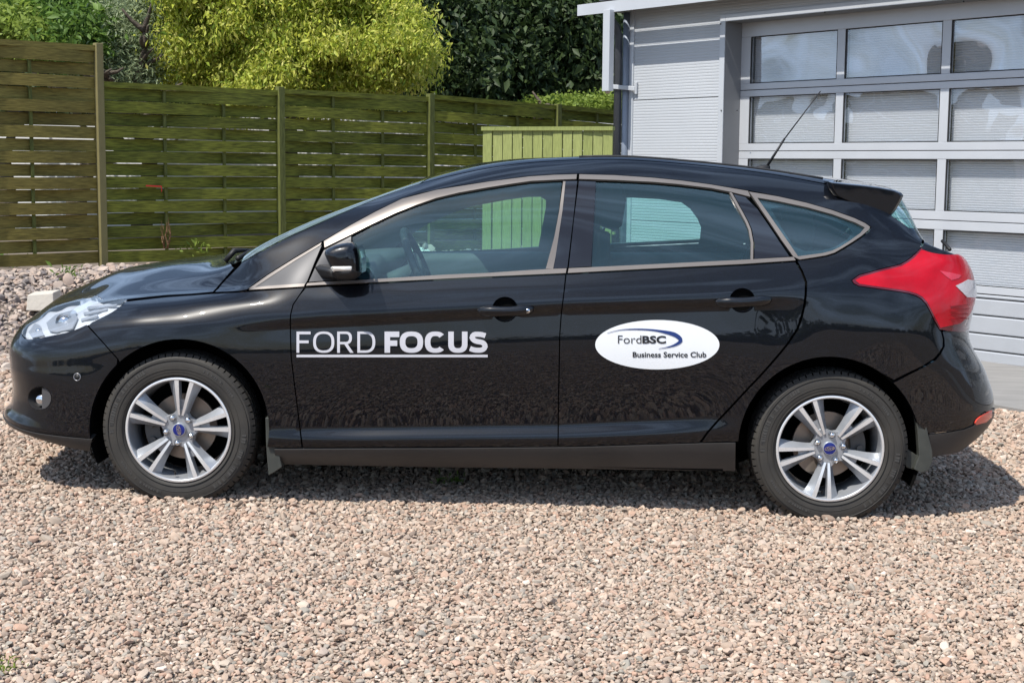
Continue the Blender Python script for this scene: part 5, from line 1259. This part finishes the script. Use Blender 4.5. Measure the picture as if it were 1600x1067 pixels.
# ribbed wall panels left of the door: real ribs, one panel above the other with an open joint
def ribbed(name, s0, s1, z0, z1, d, pitch=.026, amp=.0014, mat=WALLM, parent=GA):
    n = max(1, int(round((z1-z0)/pitch))); v = []; f = []; prof = []
    for i in range(n):
        z = z0+(z1-z0)*i/n; h = (z1-z0)/n; prof += [(z, 0), (z+h*.55, 0), (z+h*.70, -amp), (z+h*.85, -amp)]
    prof.append((z1, 0))
    for z, dd in prof: v += [G(s0, z, d+dd), G(s1, z, d+dd)]
    f = [(2*i, 2*i+1, 2*i+3, 2*i+2) for i in range(len(prof)-1)]
    o = mesh(name, v, f, mat, parent); return o
joints = [zf-.05, zf+.55, wpt(1060, 155)[2], z_head+1.6]
z_j = wpt(1060, 154)[2]
for (a, b_) in [(zf-.05, z_j-1.1), (z_j-1.096, z_j-.003), (z_j+.003, z_top)]:
    ribbed('wall_panel', s_open+.06, s_corner, a, b_, REC)
ribbed('wall_panel', s_right, s_open+.06, z_head+.05, z_top, REC)
gbox('wall_core', s_open+.002, s_corner-.004, zf-.1, z_top, REC-.10, REC-.006, RUBB)
gbox('wall_core', s_right, s_open, z_head+.03, z_top, REC-.10, REC-.006, RUBB)
gbox('side_wall', s_corner-.10, s_corner-.008, zf-.1, z_top, -6, REC-.01, WALLM)
# corner flashing, opening trim, jamb, head
gbox('corner_trim', s_corner-.0, s_corner+.055, zf-.1, z_top, REC-.05, REC+.012, ALUG)
gbox('opening_trim', s_open-.004, s_open+.055, zf-.1, z_head+.055, REC+.001, REC+.010, ALUG)
gbox('opening_trim', s_right, s_open-.006, z_head, z_head+.055, REC+.001, REC+.010, ALUG)
gbox('jamb', s_open, s_open+.004, zf-.1, z_head, -.02, REC+.0, DGREY)
gbox('jamb', s_open-.003, s_open-.0005, zf-.1, z_head-.003, .0, REC-.002, M('jamb_grey', (.20,.205,.215), .5, metal=.2, noise=(3,.5,(.24,.245,.255),5)))
gbox('door_head', s_right, s_open-.004, z_head-.004, z_head-.0005, -.02, REC, M('head_grey', (.16,.165,.17), .6))
for (px, py) in [(1126,38),(1506,3),(1289,20),(1127,173),(1152,173)]:
    p = wpt(px, py, .012); b = MB(); b.tube([p, p+gn*.004], .006, 8); b.build('screw', RUBB, GA, True)
# eave: fascia, soffit, and a gutter held off the fascia - the sun shines through the slots between them
OV = .28
zfb = wpt(1127, 0, OV)[2]
s_fe = sc_(wpt(902, 20, OV)); OV += REC
zft = zfb+.085
gbox('fascia', s_right, s_fe, zfb, zfb+.10, OV-.012, OV, ALUG)
gbox('eave_board', s_right, s_fe-.02, zfb+.060, zfb+.075, OV-.058, OV-.0125, ALUG)
gbox('eave_board', s_right, s_fe-.02, zfb+.060, zfb+.085, OV-.134, OV-.078, DGREY)
gbox('soffit', s_right, s_fe-.02, zfb+.060, zfb+.085, REC-.4, OV-.162, DGREY)
gbox('roof_edge', s_right, s_fe-.02, zfb+.09, zfb+.15, REC-.8, OV-.30, M('roof_brick_red', (.22,.07,.05), .8))
gbox('roof', s_right, s_fe-.02, zfb+.151, zfb+.20, -6, OV-.25, DGREY)
# sectional door
DOOR = empty('sectional_door'); DOOR.parent = GA
PANEM = glassmat('acrylic_pane', (.86, .88, .90), base=.10, rough=.02, bump=(2.2, .5, .04), gloss=(1, 1, 1), haze=.04)
PANEW = glassmat('wavy_pane', (.80, .82, .85), base=.20, rough=.01, bump=(1.0, .9, .10), haze=.03)
BLIND = M('ribbed_backing', (.80,.81,.83), .55)
DM = ALUG
zl = []                                       # horizontal lines at s of px 1470: (glass top, glass bottom)
s_ref = 1470
rowsy = [(33, 116), (139, 222.5), (249, 330), (359, 442)]
cols = [(1168, 1304.5), (1317, 1467), (1479.5, None)]
zz = [(dpt(s_ref, a)[2], dpt(s_ref, b_)[2]) for a, b_ in rowsy]
cs = [(sc_(dpt(1169.5, 200)), sc_(dpt(1304, 200))), (sc_(dpt(1316, 200)), sc_(dpt(1466.5, 200)))]
wcol = cs[1][0]-cs[1][1]; mul = cs[0][1]-cs[1][0]
pos = cs[1][1]-mul
while pos > s_right+.5: cs.append((pos, pos-wcol)); pos -= wcol+mul
z_dtop = z_head+.02
# horizontal rails (one per section edge), vertical stiles
zr = [(z_dtop, zz[0][0])]
for i in range(3): mid = (zz[i][1]+zz[i+1][0])/2; zr += [(mid+.008+.0, zz[i][1]), (mid-.0, zz[i+1][0])]
mid = [(zz[i][1]+zz[i+1][0])/2 for i in range(3)]
H_ = [(zz[0][0], z_dtop)]+[x for i in range(3) for x in ((mid[i]+.003, zz[i][1]), (zz[i+1][0], mid[i]-.003))]
bot4 = zz[3][1]-.055
H_.append((bot4, zz[3][1]))
for a, b_ in H_: gbox('rail', s_right, s_doorL-.002, min(a, b_), max(a, b_), -.04, .0, DM, DOOR, bevel=.003)
for i in range(4):
    zt, zb_ = zz[i]
    gbox('stile', cs[0][0]+.001, s_doorL-.002, zb_+.001, zt-.001, -.04, -.001, DM, DOOR)
    for j in range(len(cs)-1): gbox('stile', cs[j+1][0]+.001, cs[j][1]-.001, zb_+.001, zt-.001, -.04, -.001, DM, DOOR)
    for j, (sa, sb) in enumerate(cs):
        # black gasket frame, wavy pane, ribbed sheet behind
        b = MB(); g_ = .008
        for (x0_, x1_, y0_, y1_) in [(sb, sa, zb_, zb_+g_), (sb, sa, zt-g_, zt), (sb, sb+g_, zb_+g_, zt-g_), (sa-g_, sa, zb_+g_, zt-g_)]:
            b.hexa([G(s_, z_, d_) for z_ in (y0_, y1_) for (s_, d_) in ((x0_, -.012), (x0_, -.004), (x1_, -.004), (x1_, -.012))])
        b.build('gasket', RUBB, DOOR)
        v = [G(s_, z_, -.014) for (s_, z_) in ((sb, zb_), (sa, zb_), (sa, zt), (sb, zt))]; mesh('pane', v, [(0, 1, 2, 3)], PANEW if i == 0 else PANEM, DOOR)
        v = []; n = 22; prof = []
        for k_ in range(n):
            z = zb_-.01+(zt-zb_+.02)*k_/n; h = (zt-zb_+.02)/n; prof += [(z, 0), (z+h*.6, .004), (z+h*.75, -.006)]
        prof.append((zt+.01, 0))
        for z, dd in prof: v += [G(sb-.02, z, -.085+dd), G(sa+.02, z, -.085+dd)]
        mesh('blind', v, [(2*k_, 2*k_+1, 2*k_+3, 2*k_+2) for k_ in range(len(prof)-1)], BLIND, DOOR)
# solid lower slats
ly = [441+14, 477, 505, 532.5, 560]
zs = [bot4-.003]+[dpt(1560, y)[2] for y in (465+2, 496, 524, 551.5)]+[zf+.045]
yy = [(447, 469), (471.5, 497)]
lines = [dpt(1580, y)[2] for y in (444, 470.5, 497.5, 526.5, 553)]
zs = [bot4-.004]+lines[1:]+[zf+.03]
for i in range(len(zs)-1):
    v = []; prof = [(zs[i+1]+.005, -.006), (zs[i+1]+.012, -.001), (zs[i]-.012, -.001), (zs[i]-.004, -.006)]
    for z, dd in prof: v += [G(s_right, z, dd), G(s_doorL-.002, z, dd)]
    b = MB(); b.add(v, [(2*k_, 2*k_+1, 2*k_+3, 2*k_+2) for k_ in range(3)]); b.build('slat', M('door_slat', (.40,.42,.45), .4, metal=.15, noise=(5,.5,(.44,.46,.49),5)) if i == 0 else bpy.data.materials['door_slat'], DOOR)
gbox('door_core', s_right, s_doorL-.002, zf+.03, bot4, -.04, -.008, RUBB, DOOR)
gbox('bottom_seal', s_right, s_doorL-.002, zf-.02, zf+.03, -.03, .004, RUBB, DOOR)
gbox('guide', s_doorL, s_open-.004, zf-.05, z_head-.004, -.03, -.006, RUBB, DOOR)
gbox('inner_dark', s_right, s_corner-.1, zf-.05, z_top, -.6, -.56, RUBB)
# downpipes at the corner
def pipe(name, px, yt, yb, d, r, mat, n=14, top=None):
    a = wpt(px, yt, d); z1 = wpt(px, yb, d)[2]; b = MB(); pts_ = [a, np.array([a[0], a[1], z1])]
    if top: pts_ = top+pts_
    b.tube(pts_, r, n); return b.build(name, mat, GA, True)
sA = sc_(wpt(945.5, 60, .30)); sB = sc_(wpt(956, 60, .30)); gbox('drop_box', sB, sA, wpt(951, 143, .30)[2], zfb+.02, REC+.27, REC+.33, ALUG, bevel=.004)
q = sc_(wpt(951, 150, .1)); b = MB(); p0 = G((sA+sB)/2, wpt(951, 143, .30)[2]+.01, REC+.30); b.tube([p0, p0-np.array([0, 0, .03])], .02, 10); b.build('outlet', M('brass', (.4,.3,.2), .5), GA, True)
a = wpt(967, 48, .06); z0 = zf-.05
b = MB(); top = [a+gn*.16+np.array([0, 0, .10]), a+gn*.10+np.array([0, 0, .09]), a+gn*.03+np.array([0, 0, .03]), a+np.array([0, 0, -.05])]
b.tube(top+[np.array([a[0], a[1], z0])], .036, 16); b.build('downpipe', DGREY, GA, True)
a = wpt(980, 20, .02); b = MB(); b.tube([a, np.array([a[0], a[1], z0])], .034, 16); b.build('downpipe', BLUEG, GA, True)
a = wpt(960, 136, .10); c = wpt(994, 139, .015); b = MB(); up_ = np.array([0, 0, .020])
b.hexa([a-up_, c-up_, c-up_+gn*.02, a-up_+gn*.02, a+up_, c+up_, c+up_+gn*.02, a+up_+gn*.02]); b.tube([c-np.array([0, 0, .05]), c+np.array([0, 0, .06])], .014, 8); b.build('bracket', ALUG, GA, bevel=.003)
# ---------------------------------------------------------------- trees and shrubs
def leafmat(name, cols, trans=.45, rough=.55):
    return randmat(name, cols, rough, .35, src='island', trans=trans)
def leaves(centers, size, asp, droop, mat, name, parent, n_seg=1):
    """leaf blades: folded diamonds spread round the given points"""
    n = len(centers); rng = RNG
    th = rng.uniform(0, 6.283, n); el = rng.normal(-droop, .55, n); d = np.stack([np.cos(el)*np.cos(th), np.cos(el)*np.sin(th), np.sin(el)], 1)
    r = rng.normal(size=(n, 3)); s = np.cross(d, r); s /= np.linalg.norm(s, axis=1, keepdims=True); nn = np.cross(s, d)
    L = size*np.exp(rng.normal(0, .28, n))[:, None]; W = L*asp
    a = centers; tip = a+d*L-np.array([0, 0, 1])*L*.12; m = a+d*L*.5; l = m+s*W*.5+nn*W*.22; r2 = m-s*W*.5+nn*W*.22
    v = np.stack([a, l, tip, r2], 1).reshape(-1, 3)
    idx = np.arange(n)*4; f = np.stack([idx, idx+1, idx+2, idx+3], 1)
    f = np.concatenate([np.stack([idx, idx+1, idx+2], 1), np.stack([idx, idx+2, idx+3], 1)])
    me = bpy.data.meshes.new(name); me.vertices.add(len(v)); me.vertices.foreach_set('co', v.astype(np.float32).ravel())
    me.loops.add(len(f)*3); me.loops.foreach_set('vertex_index', f.astype(np.int32).ravel()); me.polygons.add(len(f)); me.polygons.foreach_set('loop_start', np.arange(0, len(f)*3, 3, dtype=np.int32)); me.update(calc_edges=True)
    return link(name, me, mat, parent)
def clumps(blobs, n_cl, cl_r, per, shell=.5, rng=RNG):
    """points in leafy clumps scattered near the surface of ellipsoid lobes"""
    out = []
    w = np.array([b[3]*b[4]+b[4]*b[5]+b[3]*b[5] for b in blobs]); w = w/w.sum()
    for b, k in zip(blobs, (w*n_cl).astype(int)):
        d = rng.normal(size=(k, 3)); d /= np.linalg.norm(d, axis=1, keepdims=True); rad = (1-shell*rng.random(k)**1.5)[:, None]
        c = np.array(b[:3])+d*rad*np.array(b[3:6])
        m = per; p = c[:, None]+rng.normal(size=(k, m, 3))*cl_r*rng.uniform(.6, 1.3, (k, 1, 1))*np.array([1, 1, .75]); out.append(p.reshape(-1, 3))
    return np.concatenate(out)
BARK = M('bark', (.055,.042,.030), .95, noise=(12, .7, (.10,.08,.06), 6, (1, 1, .2)), bump=(30, .8, .02))
def limb(b, p, d, L, r, lvl, rng):
    pts_ = [p]; rs = [r]; q = p.copy(); dd = d.copy()
    for i in range(4):
        dd = dd+rng.normal(size=3)*.16; dd /= np.linalg.norm(dd); q = q+dd*L/4; pts_.append(q.copy()); rs.append(r*(1-.17*(i+1)))
        if lvl > 0 and i > 0:
            for _ in range(2): e = dd+rng.normal(size=3)*.8; e[2] = abs(e[2])*.6+.1; e /= np.linalg.norm(e); limb(b, q.copy(), e, L*.42, r*.5, lvl-1, rng)
    b.tube(pts_, rs, 6 if lvl else 4)
def tree(name, label, cat, blobs, mat, leaf, asp, droop, n_cl, cl_r, per, trunk=None, th=.14, shell=.55, group=None, lvl=2):
    base = trunk if trunk else (blobs[0][0], blobs[0][1], .5)
    t = empty(name, label, cat, group, loc=base)
    o = leaves(clumps(blobs, n_cl, cl_r, per, shell)-np.array(base), leaf, asp, droop, mat, 'crown', t)
    b = MB(); limb(b, np.array([0., 0, 0]), np.array([0, 0, 1.]), (blobs[0][2]-base[2])*.8, th, lvl, RNG); b.build('trunk', BARK, t, True)
    return t
def bl(px, py, Y, rx, ry, rz):     # lobe centred where it shows, radii in pixels across/up and metres deep
    p = at_depth(px, py, Y); return (p[0], p[1], p[2], rx*Y/F, rz, ry*Y/F)
YG = leafmat('yellow_green_leaf', [(.44,.50,.055),(.58,.59,.10),(.28,.37,.04),(.68,.64,.18),(.46,.52,.07),(.16,.26,.03)], .45)
GG = leafmat('grey_green_leaf', [(.26,.32,.17),(.34,.40,.23),(.20,.26,.12),(.40,.45,.28)], .35)
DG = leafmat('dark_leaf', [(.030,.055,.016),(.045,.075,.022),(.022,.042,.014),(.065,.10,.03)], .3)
MG = leafmat('mid_green_leaf', [(.10,.19,.03),(.15,.25,.045),(.07,.14,.025),(.19,.30,.06)], .45)
HG = leafmat('hedge_leaf', [(.20,.28,.04),(.28,.36,.07),(.15,.23,.035)], .45)
rr = random.Random(11); lob = []
for i in range(68):
    x = rr.uniform(276, 655); t_ = (x-470)/200; top = -60; yb_ = 150-40*abs(t_)**3; y = rr.uniform(top, yb_); r_ = rr.uniform(26, 52)
    if x+r_ > 690 or x-r_ < 245: r_ *= .7
    lob.append(bl(x, y, 16.6+rr.uniform(-.45, .55)+.3*abs(t_), r_, r_*rr.uniform(.55, .8), r_/150*.9))
lob.insert(0, bl(470,30,17.2,150,110,.8))
tree('ash_tree', 'bright yellow-green tree with drooping leaves above the fence', 'tree', lob,
     YG, .056, .40, .7, 1250, .115, 100, lvl=1, trunk=at_depth(470,400,18.3).tolist()[:2]+[.5], shell=.35)
tree('willow_shrub', 'grey-green fine-leaved shrub left of the yellow-green tree', 'shrub',
     [bl(205,70,17.4,65,85,.9), bl(235,20,17.8,50,70,.9), bl(180,110,17.0,45,50,.7), bl(222,115,17.2,42,40,.7)], GG, .062, .24, .2, 360, .15, 110, trunk=at_depth(215,300,17.6).tolist()[:2]+[.5])
tree('hedge_shrub', 'yellowish green rounded shrub at the far left edge', 'shrub',
     [bl(20,45,17,75,38,.9), bl(-60,40,17,80,50,.9), bl(70,62,16.5,30,24,.6)], HG, .07, .5, .3, 520, .10, 30, trunk=at_depth(0,300,17).tolist()[:2]+[.5])
tree('elder_shrub', 'pale-leaved shrub between the far-left shrub and the grey-green one', 'shrub',
     [bl(125,55,16.6,42,45,.7), bl(110,20,17.2,50,35,.8)], MG, .085, .45, .4, 330, .12, 26, trunk=at_depth(120,300,16.8).tolist()[:2]+[.5])
tree('dark_tree', 'dark tree rising behind the pale-leaved shrub on the left', 'tree',
     [bl(110,10,20,110,70,1.2), bl(0,-20,20,120,60,1.2), bl(190,-30,20,90,70,1.2)], DG, .12, .5, .3, 620, .2, 30, trunk=at_depth(110,300,20).tolist()[:2]+[.5])
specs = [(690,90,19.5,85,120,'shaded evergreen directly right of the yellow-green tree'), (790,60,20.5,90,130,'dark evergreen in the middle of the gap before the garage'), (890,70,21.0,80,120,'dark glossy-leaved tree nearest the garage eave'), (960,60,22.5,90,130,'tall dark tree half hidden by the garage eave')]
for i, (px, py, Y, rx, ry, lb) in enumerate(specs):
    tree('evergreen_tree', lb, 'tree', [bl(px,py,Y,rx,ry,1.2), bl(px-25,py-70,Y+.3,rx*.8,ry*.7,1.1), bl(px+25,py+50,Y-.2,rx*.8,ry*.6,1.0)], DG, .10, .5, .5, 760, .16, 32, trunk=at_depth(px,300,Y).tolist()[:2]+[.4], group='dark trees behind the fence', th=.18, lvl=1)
tree('hedge', 'small bright green clipped hedge just above the fence by the garage', 'hedge',
     [bl(890,166,19,70,14,.5), bl(940,160,19,40,12,.5), bl(860,170,19,60,12,.5)], HG, .05, .55, .3, 330, .05, 26, trunk=at_depth(890,300,19).tolist()[:2]+[.5], shell=.4)
# far wood behind everything: closes the background, and a tree line behind the photographer (seen in the paint)
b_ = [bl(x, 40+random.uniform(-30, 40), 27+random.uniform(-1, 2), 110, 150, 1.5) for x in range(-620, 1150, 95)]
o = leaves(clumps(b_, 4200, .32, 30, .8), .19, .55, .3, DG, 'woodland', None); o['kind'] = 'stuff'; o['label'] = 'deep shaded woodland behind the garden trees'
b_ = []
for x in np.arange(-150, 151, 7): b_.append((x, -98+random.uniform(-6, 6), 1.2, 5.5, 3.5, random.uniform(1.2, 3.6)))
o = leaves(clumps(b_, 2600, .8, 26, .7), .8, .7, .2, DG, 'tree_line', None); o['kind'] = 'stuff'
# weeds in the rubble and by the bottom-left corner
def weed(px, py, Y, h, n, mat, name='weed', label=None):
    p = on_plane(px, py, (0, 0, GZ+GS*0), (0, 0, 1)) if Y is None else at_depth(px, py, Y)
    t = empty(name, label, 'weed', loc=tuple(p)); c = RNG.normal(size=(n, 3))*np.array([h*.6, h*.6, h*.3])+np.array([0, 0, h*.45])
    leaves(c, h*.5, .3, -.8, mat, 'foliage', t)
    return t
weed(105, 440, 11.5, .10, 60, MG, label='small leafy weed growing in the rubble bank')
weed(12, 418, 12.2, .09, 60, MG, label='weed at the foot of the fence at the left edge')
weed(6, 1058, None, .04, 110, HG, label='tuft of grass at the bottom left corner of the gravel')
weed(705, 760, None, .05, 50, MG, label='tiny weed in the car shadow below the doors')
weed(305, 398, 12.9, .10, 60, HG, label='pale weed in front of the fence behind the bonnet')
